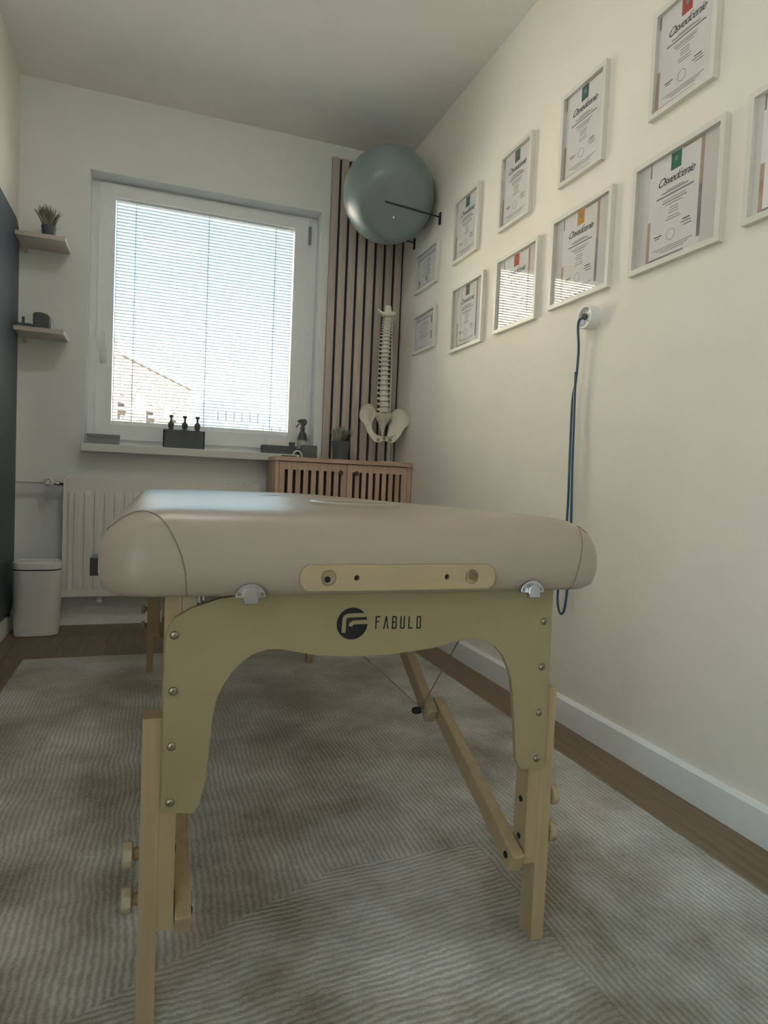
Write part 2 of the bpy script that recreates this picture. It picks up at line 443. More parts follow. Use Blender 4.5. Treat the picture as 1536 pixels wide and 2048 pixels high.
def baseboard(name, poly, a0, a1, plane):
    bm = nb(); prism(bm, poly, a0, a1, plane); struct(obj(name, bm, M['trim']))
bt, bh = 0.016, 0.092
baseboard('baseboard_right', [(XR, 0), (XR - bt, 0), (XR - bt, bh - 0.010), (XR - bt + 0.010, bh), (XR, bh)], YF, YB - bt, 'xz')
baseboard('baseboard_left', [(XL, 0), (XL + bt, 0), (XL + bt, bh - 0.010), (XL + bt - 0.010, bh), (XL, bh)], DY1, YB - bt, 'xz')
baseboard('baseboard_back', [(YB, 0), (YB - bt, 0), (YB - bt, bh - 0.010), (YB - bt + 0.010, bh), (YB, bh)], XL, XR, 'yz')

# ------------------------------------------------------------------ window with frame, sash, pane
win = thing('window_1', '', ''); del win['category']; del win['label']; struct(win)
def ring(bm, X0, X1, Z0, Z1, w, y0, y1):
    """a rectangular frame of four bars with width w = (left, right, bottom, top)"""
    l, r, b_, t = w
    for s in ((X0, X0 + l, Z0, Z1), (X1 - r, X1, Z0, Z1), (X0 + l, X1 - r, Z0, Z0 + b_), (X0 + l, X1 - r, Z1 - t, Z1)):
        box(bm, s[0], s[1], y0, y1, s[2], s[3])
GX0, GX1, GZ0, GZ1 = -0.214, 0.734, 1.047, 2.227
bm = nb(); ring(bm, NX0, NX1, NZ0, NZ1, (0.05, 0.05, 0.055, 0.03), YB + 0.115, YB + 0.20); bevel(bm, 0.004, 2)
obj('window_frame', bm, M['pvc'], win)
SX0, SX1, SZ0, SZ1 = -0.292, 0.812, 0.968, 2.292
bm = nb(); ring(bm, SX0, SX1, SZ0, SZ1, (GX0 - SX0, SX1 - GX1, GZ0 - SZ0, SZ1 - GZ1), YB + 0.095, YB + 0.185); bevel(bm, 0.005, 2)
obj('sash', bm, M['pvc'], win)
bm = nb(); box(bm, GX0 - 0.01, GX1 + 0.01, YB + 0.160, YB + 0.166, GZ0 - 0.01, GZ1 + 0.01); obj('pane', bm, M['glass'], win)
bm = nb(); box(bm, -0.268, -0.242, YB + 0.080, YB + 0.095, 1.37, 1.44); bevel(bm, 0.003)
hb = obj('handle', bm, M['white'], win)
bm = nb(); tube(bm, [(-0.255, YB + 0.082, 1.405), (-0.255, YB + 0.048, 1.405)], 0.008); box(bm, -0.264, -0.246, YB + 0.036, YB + 0.05, 1.385, 1.52); bevel(bm, 0.003)
obj('lever', bm, M['white'], hb, smooth=True)
for z in (2.20, 1.02):
    bm = nb(); tube(bm, [(0.822, YB + 0.098, z - 0.05), (0.822, YB + 0.098, z + 0.05)], 0.007, 8)
    obj('hinge', bm, M['greybox'], win, smooth=True)
bm = nb(); prism(bm, rrect(NX0 - 0.012, 0.893, YB - 0.095, YB + 0.115, 0.008, 3), 0.893, 0.933, 'xy'); bevel(bm, 0.004, 2)
struct(obj('trim_1', bm, M['sill']))

# venetian blind: 68 slats, ladder cords, rails
bl = thing('venetian_blind', 'white venetian blind with many thin slats hanging over the window', 'blind', (0.26, YB + 0.125, 1.0))
NS = 68; zb, zt = GZ0 + 0.030, GZ1 - 0.012
bm = nb()
yc = YB + 0.128
prof = [(-0.0078, 0.0014), (0.0, 0.0005), (0.0078, -0.0018)]
for sgn in (0,):
    A = []
    for (dy, dz) in prof:
        A.append([bm.verts.new((xx, yc + dy, zb + dz + 0.0)) for xx in (GX0 + 0.004, GX1 - 0.004)])
    Bt = []
    for (dy, dz) in prof:
        Bt.append([bm.verts.new((xx, yc + dy, zb + dz + 0.0011)) for xx in (GX0 + 0.004, GX1 - 0.004)])
    for i in range(2):
        bm.faces.new((A[i][0], A[i][1], A[i+1][1], A[i+1][0])); bm.faces.new((Bt[i][0], Bt[i+1][0], Bt[i+1][1], Bt[i][1]))
    bm.faces.new((A[0][0], Bt[0][0], Bt[0][1], A[0][1])); bm.faces.new((A[2][0], A[2][1], Bt[2][1], Bt[2][0]))
    bmesh.ops.recalc_face_normals(bm, faces=bm.faces)
s0 = obj('slat', bm, M['slat'], bl)
for k in range(1, NS):
    c = dup(s0, bl); c.location = (0, 0, (zt - zb) * k / (NS - 1))
for xx in (-0.114, 0.262, 0.632):
    for dy in (-0.0095, 0.0095):
        bm = nb(); tube(bm, [(xx, yc + dy, GZ0 + 0.02), (xx, yc + dy, GZ1 - 0.005)], 0.0013, 5); obj('ladder_cord', bm, M['cord'], bl)
for xx in (GX0 + 0.006, GX1 - 0.006):
    bm = nb(); tube(bm, [(xx, yc - 0.006, GZ0 + 0.01), (xx, yc - 0.006, GZ1)], 0.0016, 5); obj('guide_wire', bm, M['cord'], bl)
bm = nb(); box(bm, GX0 + 0.001, GX1 - 0.001, yc - 0.010, yc + 0.010, GZ0 + 0.002, GZ0 + 0.021); bevel(bm, 0.003); obj('bottom_rail', bm, M['pvc'], bl)
bm = nb(); box(bm, GX0 + 0.001, GX1 - 0.001, yc - 0.012, yc + 0.012, GZ1 - 0.010, GZ1 + 0.010); obj('head_rail', bm, M['pvc'], bl)

# ------------------------------------------------------------------ massage table
TX = 0.335
def sag(y): return -0.0115 * max(0.0, y - 0.93)
tab = thing('massage_table', 'portable massage table with cream padded top and pale wooden legs on the rug', 'massage table', (TX, 1.85, 0.006))
bm = nb()
PX0, PX1, PY0, PY1 = -0.0665, 0.7345, 0.893, 2.815
rings = []
prof = [(0.10, 0.6345), (0.035, 0.6345), (0.016, 0.637), (0.005, 0.645), (0.0, 0.665), (0.0, 0.692), (0.004, 0.711), (0.012, 0.727), (0.024, 0.740), (0.042, 0.7495), (0.065, 0.7545), (0.10, 0.7580), (0.16, 0.7605), (0.25, 0.7615)]
for ins, z in prof:
    r = max(0.062 - ins * 0.35, 0.03)
    pts = rrect(PX0 + ins, PX1 - ins, PY0 + ins, PY1 - ins, r, 9)
    rings.append([bm.verts.new((px, py, z + sag(py))) for px, py in pts])
n = len(rings[0])
for i in range(len(rings) - 1):
    for k in range(n): bm.faces.new((rings[i][k], rings[i][(k+1) % n], rings[i+1][(k+1) % n], rings[i+1][k]))
bm.faces.new(rings[0][::-1]); bm.faces.new(rings[-1])
bmesh.ops.recalc_face_normals(bm, faces=bm.faces)
bvh = BVHTree.FromBMesh(bm)
cushion = obj('cushion', bm, M['pad'], tab, smooth=True)
def carve(o, cutters):
    """subtract the cutter meshes from o and drop them again"""
    cs = []
    for cb in cutters:
        me = bpy.data.meshes.new('cut'); bmesh.ops.translate(cb, verts=cb.verts, vec=-Vector(o['_o'])); cb.to_mesh(me); cb.free()
        c = bpy.data.objects.new('cut', me); COL.objects.link(c); c.parent = o.parent; cs.append(c)
        md = o.modifiers.new('cut', 'BOOLEAN'); md.object = c; md.operation = 'DIFFERENCE'; md.solver = 'EXACT'
    dg = bpy.context.evaluated_depsgraph_get(); dg.update()
    me = bpy.data.meshes.new_from_object(o.evaluated_get(dg), preserve_all_data_layers=True, depsgraph=dg)
    o.modifiers.clear(); old = o.data; o.data = me
    me.name = old.name
    for c in cs:
        d = c.data; bpy.data.objects.remove(c); bpy.data.meshes.remove(d)
FH = (0.345, 1.12)
cb = nb()
HR = [(FH[0] + 0.070 * math.cos(t), FH[1] + 0.088 * math.sin(t)) for t in (2*math.pi*k/36 for k in range(36))]
prism(cb, HR, 0.60, 0.80, 'xy')
carve(cushion, [cb])
for p in cushion.data.polygons: p.use_smooth = True
try: cushion.data.set_sharp_from_angle(angle=math.radians(50))
except Exception: pass
# padded rim of the face hole
bm = nb()
pts = [(FH[0] + 0.074 * math.cos(t), FH[1] + 0.092 * math.sin(t), 0.7585) for t in (2*math.pi*k/40 for k in range(41))]
tube(bm, pts, 0.0075, 8, cap=False); obj('face_hole_rim', bm, M['pad'], cushion, smooth=True)
# stitched seams of the two front corners
def seam(pts):
    out = []
    for x_, z_ in pts:
        hit = bvh.ray_cast(Vector((x_, 0.3, z_)), Vector((0, 1, 0)))
        if hit[0] is not None: out.append(hit[0] + hit[1] * 0.0002)
    dense = []
    for a, b_ in zip(out[:-1], out[1:]):
        for k in range(4): 
            q = a.lerp(b_, k / 4); h = bvh.find_nearest(q); dense.append(h[0] + h[1] * 0.0003)
    dense.append(out[-1])
    bm = nb(); tube(bm, dense, 0.0011, 6); obj('seam', bm, M['seam'], cushion, smooth=True)
seam([(0.0480, 0.640), (0.0445, 0.672), (0.0390, 0.695), (0.0300, 0.716), (0.0200, 0.733), (0.0080, 0.745), (-0.0080, 0.7495)])
seam([(-0.0080, 0.7495), (-0.022, 0.7470), (-0.036, 0.740), (-0.048, 0.730), (-0.056, 0.722)])
seam([(0.6590, 0.638), (0.6640, 0.665), (0.6720, 0.700), (0.6810, 0.730), (0.6900, 0.742)])
seam([(0.6900, 0.742), (0.700, 0.736), (0.708, 0.730)])
# seam across the middle hinge
bm = nb(); tube(bm, [(PX0 + 0.05, 1.855, 0.7515 + sag(1.855)), (0.335, 1.855, 0.7618 + sag(1.855)), (PX1 - 0.05, 1.855, 0.7515 + sag(1.855))], 0.0014, 6); obj('seam', bm, M['seam'], cushion)

# frame under the padding
for x0, x1 in ((-0.020, -0.002), (0.672, 0.690)):
    pass
def rail(x0, x1, y0, y1, z0, z1, nm='side_rail', m='beech'):
    bm = nb(); box(bm, x0, x1, y0, y1, z0, z1); bevel(bm, 0.002, 1); obj(nm, bm, M[m], tab)
rail(0.0445, 0.063, 1.02, 2.68, 0.560, 0.616)
rail(0.607, 0.6255, 1.02, 2.68, 0.560, 0.616)
# end panels (arched plywood)
def end_panel(y0, y1, dz, front):
    L = [(0.0234, 0.3275), (0.0235, 0.565), (0.0255, 0.5876), (0.0341, 0.6026), (0.0564, 0.6154), (0.0928, 0.6280), (0.13, 0.6335)]
    R = [(0.6495, 0.6335), (0.6510, 0.463), (0.6510, 0.3214)]
    inner = [(0.6074, 0.3264 - 0.002), (0.6003, 0.3298), (0.5938, 0.3411), (0.5848, 0.4255), (0.5766, 0.4808), (0.5690, 0.502), (0.558, 0.523), (0.5428, 0.539), (0.528, 0.548), (0.5122, 0.5524), (0.495, 0.5535), (0.4749, 0.5523), (0.4293, 0.5421), (0.3738, 0.5367), (0.3242, 0.5350), (0.2848, 0.5357), (0.2439, 0.5393), (0.21, 0.546), (0.1831, 0.5521), (0.165, 0.5525), (0.1433, 0.5461), (0.1293, 0.5366), (0.115, 0.522), (0.1034, 0.5047), (0.095, 0.486), (0.0897, 0.4582), (0.086, 0.41), (0.0822, 0.365), (0.0737, 0.3303), (0.0661, 0.3200)]
    poly = [(a, b_ + dz) for a, b_ in L + R + inner]
    bm = nb(); prism(bm, poly, y0, y1, 'xz')
    for f in bm.faces:
        f.material_index = 0 if abs(f.normal.y) > 0.9 else 1
    o = obj('end_panel', bm, [M['ply'], M['ply']], tab)
    ys, dy = (y0, -1) if front else (y1, 1)
    scr = None
    for sx in (0.0348, 0.6347):
        for z in (0.5783, 0.4995, 0.4207, 0.3402):
            if scr is None:
                bm = nb(); c = Vector((sx, ys, z + dz))
                lathe2(bm, [(0.0062, 0.0), (0.0060, 0.0012), (0.0045, 0.0026), (0.0024, 0.0031), (0.0022, 0.0012), (0.0001, 0.0012)], c, (0, dy, 0), 14)
                scr = obj('screw', bm, M['steel'], o, smooth=True); base = c
            else:
                c2 = Vector((sx, ys, z + dz)); k = dup(scr, o); k.location = c2 - base
    return o
panel = end_panel(0.9344, 0.9434, 0.0, True)
end_panel(2.742, 2.751, sag(2.75), False)
# logo: black disc with pale strokes, then the letters
yp = 0.9344
bm = nb(); lathe2(bm, [(0.0246, 0), (0.0246, 0.0005)], (0.2925, yp, 0.5862), (0, -1, 0), 40); obj('logo_disc', bm, M['black'], panel)
def strokes(name, segs, ox, oz, m, w=0.0035, th=0.0005, off=0.0, parent=panel):
    bm = nb()
    for poly in segs: prism(bm, [(ox + a, oz + b_) for a, b_ in poly], yp - off - th, yp - off + 0.0002, 'xz')
    obj(name, bm, m, parent)
def band(pts, w):
    """polyline to outline of constant width"""
    l, r = [], []
    for i, p in enumerate(pts):
        p = Vector(p); d = (Vector(pts[min(i+1, len(pts)-1)]) - Vector(pts[max(i-1, 0)])).normalized(); nn = Vector((-d.y, d.x))
        l.append(tuple(p + nn * w / 2)); r.append(tuple(p - nn * w / 2))
    return l + r[::-1]
cxl, czl = 0.2925, 0.5862
outer = [(-0.0135, -0.0135), (-0.0130, 0.004), (-0.0125, 0.0085), (-0.0105, 0.0112), (-0.007, 0.0125), (0.0, 0.0128), (0.0228, 0.0128)]
inner = [(-0.0030, -0.0040), (-0.0018, -0.0005), (0.0015, 0.0016), (0.006, 0.0020), (0.0248, 0.0020)]
strokes('logo_stroke', [band(outer, 0.0062)], cxl, czl, M['ply'], off=0.0006)
strokes('logo_stroke', [band(inner, 0.0062)], cxl, czl, M['ply'], off=0.0006)
lw, lh = 0.0078, 0.0200
def bar(x0, z0, x1, z1, w=0.0020): return band([(x0, z0), (x1, z1)], w)
h2 = w_ = 0.0010
LET = {
 'F': [bar(h2, -lh/2, h2, lh/2), bar(0, lh/2 - h2, lw, lh/2 - h2), bar(0, 0.0015, lw * 0.75, 0.0015)],
 'A': [bar(0.0004, -lh/2, lw/2, lh/2), bar(lw - 0.0004, -lh/2, lw/2, lh/2)],
 'B': [bar(h2, -lh/2, h2, lh/2), bar(0, lh/2 - h2, lw*0.8, lh/2 - h2), bar(0, 0.0005, lw*0.85, 0.0005), bar(0, -lh/2 + h2, lw*0.85, -lh/2 + h2), bar(lw*0.85, 0.0012, lw*0.85, lh/2 - h2), bar(lw - h2, -lh/2 + h2, lw - h2, 0.0)],
 'U': [bar(h2, -lh/2 + h2, h2, lh/2), bar(lw - h2, -lh/2 + h2, lw - h2, lh/2), bar(h2, -lh/2 + h2, lw - h2, -lh/2 + h2)],
 'L': [bar(h2, -lh/2, h2, lh/2), bar(0, -lh/2 + h2, lw * 0.9, -lh/2 + h2)],
 'O': [bar(h2, -lh/2 + h2, h2, lh/2 - h2), bar(lw - h2, -lh/2 + h2, lw - h2, lh/2 - h2), bar(h2, -lh/2 + h2, lw - h2, -lh/2 + h2), bar(h2, lh/2 - h2, lw - h2, lh/2 - h2)],
}
for k, ch in enumerate('FABULO'):
    strokes('letter', LET[ch], 0.3298 + k * 0.01375, 0.5865 - k * 0.0004, M['black'], off=0.0)

# legs: an upper leg fixed behind each end panel, a lower leg clamped to its outside with two knobs
def leg(side, far):
    ya, yb = (0.9436, 0.982) if not far else (2.7035, 2.7418)
    dz = sag(2.75) if far else 0.0
    def X(a, b_):
        return (a, b_) if side < 0 else (2 * TX - b_, 2 * TX - a)
    x0, x1 = X(0.0215, 0.0440)
    bm = nb(); box(bm, x0, x1, ya, yb, 0.1490, 0.6335 + dz); bevel(bm, 0.0025, 2)
    up = obj('upper_leg', bm, M['beech'], tab)
    x0, x1 = X(-0.0040, 0.0212)
    bm = nb(); box(bm, x0, x1, ya, yb, 0.0065, 0.4590); bevel(bm, 0.003, 2)
    lo = obj('lower_leg', bm, M['beech'], tab)
    bm = nb(); xg = X(0.0205, 0.0222); box(bm, xg[0], xg[1], ya + 0.004, yb - 0.004, 0.155, 0.452); obj('slot', bm, M['bore'], lo)
    s = -1 if side < 0 else 1
    xo = x0 if side < 0 else x1
    xi = X(0.0215, 0.0440)[1] if side < 0 else X(0.0215, 0.0440)[0]
    ym = (ya + yb) / 2 
    for z in (0.257, 0.190):
        bm = nb(); lathe2(bm, [(0.0065, -0.001), (0.0065, 0.008), (0.0160, 0.0082), (0.0182, 0.010), (0.0182, 0.0205), (0.0165, 0.0225), (0.0001, 0.0225)], (xo, ym, z), (s, 0, 0), 8)
        kn = obj('knob', bm, M['beech_x'], lo, smooth=True)
        bm = nb(); tube(bm, [(xo + s * 0.0003, ym, z), (xo + s * 0.0078, ym, z)], 0.0088, 10); obj('washer', bm, M['ply_edge'], kn)
        bm = nb(); lathe2(bm, [(0.0055, -0.001), (0.0055, 0.0012), (0.003, 0.0022), (0.0001, 0.0022)], (xi, ym, z), (-s, 0, 0), 10)
        obj('bolt', bm, M['black'], up)
for far in (False, True):
    for side in (-1, 1): leg(side, far)
# inner corner blocks and small hooks seen above the left end of the panel
bm = nb(); box(bm, 0.0445, 0.0640, 0.9440, 1.018, 0.548, 0.6335); obj('corner_block', bm, M['beech_x'], tab)
bm = nb(); box(bm, 0.606, 0.6255, 0.9440, 1.018, 0.548, 0.6335); obj('corner_block', bm, M['beech_x'], tab)
bm = nb(); box(bm, 0.0655, 0.0685, 0.950, 0.966, 0.606, 0.632); box(bm, 0.0720, 0.0745, 0.950, 0.966, 0.612, 0.632); obj('latch_hook', bm, M['chrome'], tab)
# cross rail behind the panels
rail(0.11, 0.56, 1.00, 1.02, 0.58, 0.622, 'cross_rail')
rail(0.0635, 0.6065, 1.84, 1.87, 0.575, 0.622, 'cross_rail')
rail(0.0635, 0.6065, 2.66, 2.68, 0.575, 0.612, 'cross_rail')
# folding braces with steel cables
def brace(side, far):
    def X(v): return v if side > 0 else 2 * TX - v
    def Y(v): return v if not far else 1.845 + (1.845 - v)
    s = 1 if side > 0 else -1
    p0, J, q = (X(0.6125), Y(0.962), 0.160), (X(0.6125), Y(1.285), 0.307), (X(0.5865), Y(1.70), 0.572)
    def strut(a, b_, ext0, ext1, nm):
        a, b_ = Vector(a), Vector(b_); d = (b_ - a).normalized()
        bm = nb(); beam(bm, a - d * ext0, b_ + d * ext1, 0.0235, 0.036); bevel(bm, 0.003, 2)
        return obj(nm, bm, M['beech'], tab)
    lo = strut(p0, J, 0.022, 0.020, 'lower_brace')
    up = strut((X(0.5865), J[1], J[2]), q, 0.020, 0.01, 'upper_brace')
    xi = X(0.6125) - s * 0.012
    bm = nb(); lathe2(bm, [(0.0062, -0.001), (0.0062, 0.0012), (0.0035, 0.0025), (0.0001, 0.0025)], (xi, p0[1], p0[2]), (-s, 0, 0), 12); obj('bolt', bm, M['black'], lo)
    xj = X(0.5865) - s * 0.0118
    bm = nb(); tube(bm, [(xj, J[1], J[2]), (xj - s * 0.008, J[1], J[2])], 0.006, 10); obj('bolt_shank', bm, M['chrome'], up)
    bm = nb(); lathe2(bm, [(0.0072, 0.0), (0.0080, 0.004), (0.0078, 0.013), (0.0055, 0.018), (0.0001, 0.0195)], (xj - s * 0.008, J[1], J[2]), (-s, 0, 0), 14); obj('cap_nut', bm, M['black'], up, smooth=True)
    xc = xj - s * 0.006
    bm = nb(); tube(bm, [(xc, J[1], J[2] + 0.004), (X(0.555), Y(1.005), 0.612)], 0.0016, 6); obj('brace_cable', bm, M['cable'], tab)
    if side > 0:
        bm = nb(); tube(bm, [(xc, J[1] + 0.001, J[2] + 0.004), (X(0.245), Y(1.40), 0.600)], 0.0016, 6); obj('brace_cable', bm, M['cable'], tab)
for far in (False, True):
    for side in (-1, 1): brace(side, far)
# headrest rail on the front edge of the padding
yr = 0.8935
bm = nb(); 
def endcap(x0, x1, z0, z1, b_=0.012, n_=8):
    zc, h = (z0 + z1) / 2, (z1 - z0) / 2; P = []
    for k in range(n_ + 1):
        t = -1 + 2 * k / n_; P.append((x1 - b_ + b_ * (1 - t * t) ** 0.6 if abs(t) < 1 else x1 - b_, zc + h * t))
    for k in range(n_ + 1):
        t = 1 - 2 * k / n_; P.append((x0 + b_ - b_ * (1 - t * t) ** 0.6 if abs(t) < 1 else x0 + b_, zc + h * t))
    return P
prism(bm, endcap(0.1982, 0.5087, 0.6445, 0.6825), yr - 0.008, yr + 0.002, 'xz'); bevel(bm, 0.0012, 1)
hr = obj('headrest_rail', bm, M['beech_x'], tab)
cuts = []
for xx, r in ((0.2395, 0.0115), (0.4670, 0.0115), (0.2815, 0.0042), (0.4250, 0.0042)):
    cb = nb(); lathe2(cb, [(r, 0), (r, 0.0086)], (xx, yr - 0.0095, 0.6640), (0, 1, 0), 20); cuts.append(cb)
carve(hr, cuts)
for xx, r, m in ((0.2815, 0.0041, 'black'), (0.4250, 0.0041, 'black'), (0.2395, 0.0045, 'black'), (0.4710, 0.0068, 'bore')):
    bm = nb(); lathe2(bm, [(r, 0), (r, 0.0012)], (xx + (0.0005 if r > 0.0045 else 0), yr - 0.0022, 0.6640 - (0.003 if xx == 0.2395 else 0)), (0, 1, 0), 16); obj('bore', bm, M[m], hr)
# chrome headrest brackets
for xx, sg in ((0.1315, 0), (0.580, 0.002)):
    bm = nb(); pts = [(xx + 0.0215 * math.cos(t), 0.6365 + 0.0195 * math.sin(t)) for t in (math.pi * k / 14 for k in range(15))]
    prism(bm, pts, 0.8905, 0.8985, 'xz'); bevel(bm, 0.0006, 1)
    br = obj('headrest_bracket', bm, M['chrome'], tab, smooth=True)
    bm = nb(); pts = [(xx + 0.0105 * math.cos(t), 0.6385 + 0.0125 * math.sin(t)) for t in (math.pi * k / 12 for k in range(13))]
    pts = [(xx + 0.0105, 0.6290)] + pts + [(xx - 0.0105, 0.6290)]
    prism(bm, pts, 0.8835, 0.8925, 'xz'); bevel(bm, 0.001, 1); obj('tongue', bm, M['chrome'], br, smooth=True)
    for sx in (-0.0155, 0.0155):
        bm = nb(); lathe2(bm, [(0.0026, 0), (0.002, 0.001), (0.0001, 0.0012)], (xx + sx, 0.8905, 0.6420), (0, -1, 0), 10); obj('rivet', bm, M['steel'], br)
# carrying strap tab on the left edge
bm = nb(); box(bm, -0.0790, -0.0600, 0.985, 1.03, 0.655, 0.680); bevel(bm, 0.002); obj('strap_buckle', bm, M['black'], tab)

# ------------------------------------------------------------------ rug
bm = nb(); box(bm, -0.483, 1.190, 0.30, 2.982, 0.0005, 0.006)
bm.edges.ensure_lookup_table()
rug = obj('area_rug', bm, M['rug'], None, origin=(0, 0, 0))
tag(rug, 'large grey beige ribbed rug with cloudy shimmer lying under the massage table', 'rug')
bm = nb(); ring_pts = [(-0.483, 0.30), (1.190, 0.30), (1.190, 2.982), (-0.483, 2.982), (-0.483, 0.30)]
for (a, b_), (c, d) in zip(ring_pts[:-1], ring_pts[1:]): beam(bm, (a, b_, 0.0035), (c, d, 0.0035), 0.005, 0.004, side=(0, 0, 1))
obj('rug_binding', bm, mat('rug_binding', (0.55, 0.47, 0.34), 0.7), rug, origin=(0, 0, 0))

# ------------------------------------------------------------------ radiator
ry = YB - 0.10
rd = thing('panel_radiator', 'white ribbed panel radiator on the wall below the window', 'radiator', (0.07, ry, 0.16))
RX0, RX1, RZ0, RZ1 = -0.412, 0.556, 0.160, 0.757
bm = nb(); pitch = 0.0462
xs = [RX0, RX0 + 0.018]
xx = RX0 + 0.018
while xx < RX1 - 0.03:
    for f in (0.25, 0.36, 0.64, 0.75, 1.0): xs.append(min(xx + pitch * f, RX1 - 0.012))
    xx += pitch
xs.append(RX1)
def depth(xv):
    if xv < RX0 + 0.019 or xv > RX1 - 0.013: return 0
    t = ((xv - RX0 - 0.018) / pitch) % 1.0
    return 0.006 if t < 0.30 or t > 0.70 else 0.0
zs = [RZ0, RZ0 + 0.035, RZ0 + 0.060, RZ1 - 0.085, RZ1 - 0.060, RZ1]
grid = []
for j, z in enumerate(zs):
    row = []
    for xv in xs:
        d = depth(xv) if 2 <= j <= 3 else (0.0 if j in (0, 5) else 0.0)
        row.append(bm.verts.new((xv, ry + 0.006 - d, z)))
    grid.append(row)
for j in range(len(zs) - 1):
    for i in range(len(xs) - 1):
        if xs[i+1] - xs[i] > 1e-6: bm.faces.new((grid[j][i], grid[j][i+1], grid[j+1][i+1], grid[j+1][i]))
obj('front_panel', bm, M['radiator'], rd, smooth=False)
bm = nb(); box(bm, RX0, RX1, ry + 0.0065, ry + 0.012, RZ0, RZ1); box(bm, RX0, RX1, ry + 0.052, ry + 0.060, RZ0, RZ1); obj('back_panel', bm, M['radiator'], rd)
bm = nb(); box(bm, RX0, RX0 + 0.002, ry + 0.0005, ry + 0.066, RZ0 + 0.01, RZ1 + 0.004); box(bm, RX1 - 0.002, RX1, ry + 0.0005, ry + 0.066, RZ0 + 0.01, RZ1 + 0.004)
obj('side_cover', bm, M['radiator'], rd)
bm = nb()
for k in range(24): 
    xa = RX0 + 0.01 + k * 0.0396; box(bm, xa, xa + 0.03, ry + 0.014, ry + 0.05, RZ1 - 0.002, RZ1 + 0.004)
obj('top_grille', bm, M['radiator'], rd)
bm = nb()
for xa in (-0.25, 0.40): box(bm, xa, xa + 0.03, ry + 0.06, YB - 0.0005, 0.30, 0.70)
obj('wall_bracket', bm, M['radiator'], rd)
bm = nb(); tube(bm, [(-0.238, ry + 0.03, 0.161), (-0.238, ry + 0.03, 0.140)], 0.010, 10); lathe(bm, [(0.010, 0), (0.013, -0.004), (0.013, -0.014), (0.006, -0.02)], (-0.238, ry + 0.03, 0.142)); obj('drain_plug', bm, M['white'], rd, smooth=True)
bm = nb(); tube(bm, [(0.47, ry + 0.012, 0.765), (0.47, ry - 0.004, 0.765)], 0.007, 10); obj('bleed_valve', bm, M['white'], rd, smooth=True)
bm = nb(); tube(bm, [(XL, ry + 0.035, 0.730), (-0.492, ry + 0.035, 0.731)], 0.0085, 10); obj('supply_pipe', bm, M['radiator'], rd, smooth=True)
bm = nb(); lathe2(bm, [(0.013, 0), (0.020, 0.004), (0.0235, 0.012), (0.0235, 0.050), (0.020, 0.056), (0.013, 0.058), (0.0001, 0.058)], (-0.478, ry + 0.045, 0.731), (0, -1, 0), 18); tv = obj('thermostat_head', bm, M['white'], rd, smooth=True)
bm = nb(); lathe2(bm, [(0.0150, 0), (0.0150, 0.001), (0.0001, 0.001)], (-0.478, ry - 0.0132, 0.731), (0, -1, 0), 18); obj('dial_ring', bm, M['greybox'], tv)
bm = nb(); lathe2(bm, [(0.0120, 0), (0.0120, 0.001), (0.0001, 0.001)], (-0.478, ry - 0.0142, 0.731), (0, -1, 0), 18); obj('dial_face', bm, M['white'], tv)
bm = nb(); tube(bm, [(-0.470, ry + 0.035, 0.730), (-0.434, ry + 0.035, 0.724)], 0.012, 10); obj('valve_body', bm, M['chrome'], rd, smooth=True)
bm = nb(); tube(bm, [(-0.436, ry + 0.035, 0.724), (-0.410, ry + 0.035, 0.722)], 0.007, 10); obj('valve_tail', bm, M['iron'], rd, smooth=True)

# ------------------------------------------------------------------ waste bin
bi = thing('waste_bin', 'white oval waste bin with lid in the corner beside the radiator', 'bin', (-0.505, 3.455, 0))
bm = nb()
def oval_rings(bm, spec, x0, x1, y0, y1, r):
    rr_ = []
    for ins, z in spec:
        rr_.append([bm.verts.new((a, b_, z)) for a, b_ in rrect(x0 + ins, x1 - ins, y0 + ins, y1 - ins, r - min(ins, r * 0.6), 8)])
    n_ = len(rr_[0])
    for i in range(len(rr_) - 1):
        for k in range(n_): bm.faces.new((rr_[i][k], rr_[i][(k+1) % n_], rr_[i+1][(k+1) % n_], rr_[i+1][k]))
    bm.faces.new(rr_[0][::-1]); bm.faces.new(rr_[-1]); bmesh.ops.recalc_face_normals(bm, faces=bm.faces)
BX = (-0.612, -0.398, 3.388, 3.535)
oval_rings(bm, [(0.016, 0.0), (0.012, 0.004), (0.004, 0.20), (0.001, 0.315)], *BX, 0.060); obj('bin_body', bm, M['white'], bi, smooth=True)
bm = nb(); oval_rings(bm, [(0.0045, 0.3152), (0.0045, 0.3208)], *BX, 0.060); obj('lid_gap', bm, M['black'], bi)
bm = nb(); oval_rings(bm, [(0.001, 0.321), (0.000, 0.345), (0.004, 0.353), (0.012, 0.356), (0.016, 0.353), (0.03, 0.352)], *BX, 0.060); ld = obj('lid', bm, M['white'], bi, smooth=True)
bm = nb(); lathe2(bm, [(0.006, 0), (0.006, 0.001), (0.0001, 0.001)], (-0.425, 3.42, 0.3545), (0, 0, 1), 12); obj('sensor', bm, M['black'], ld)

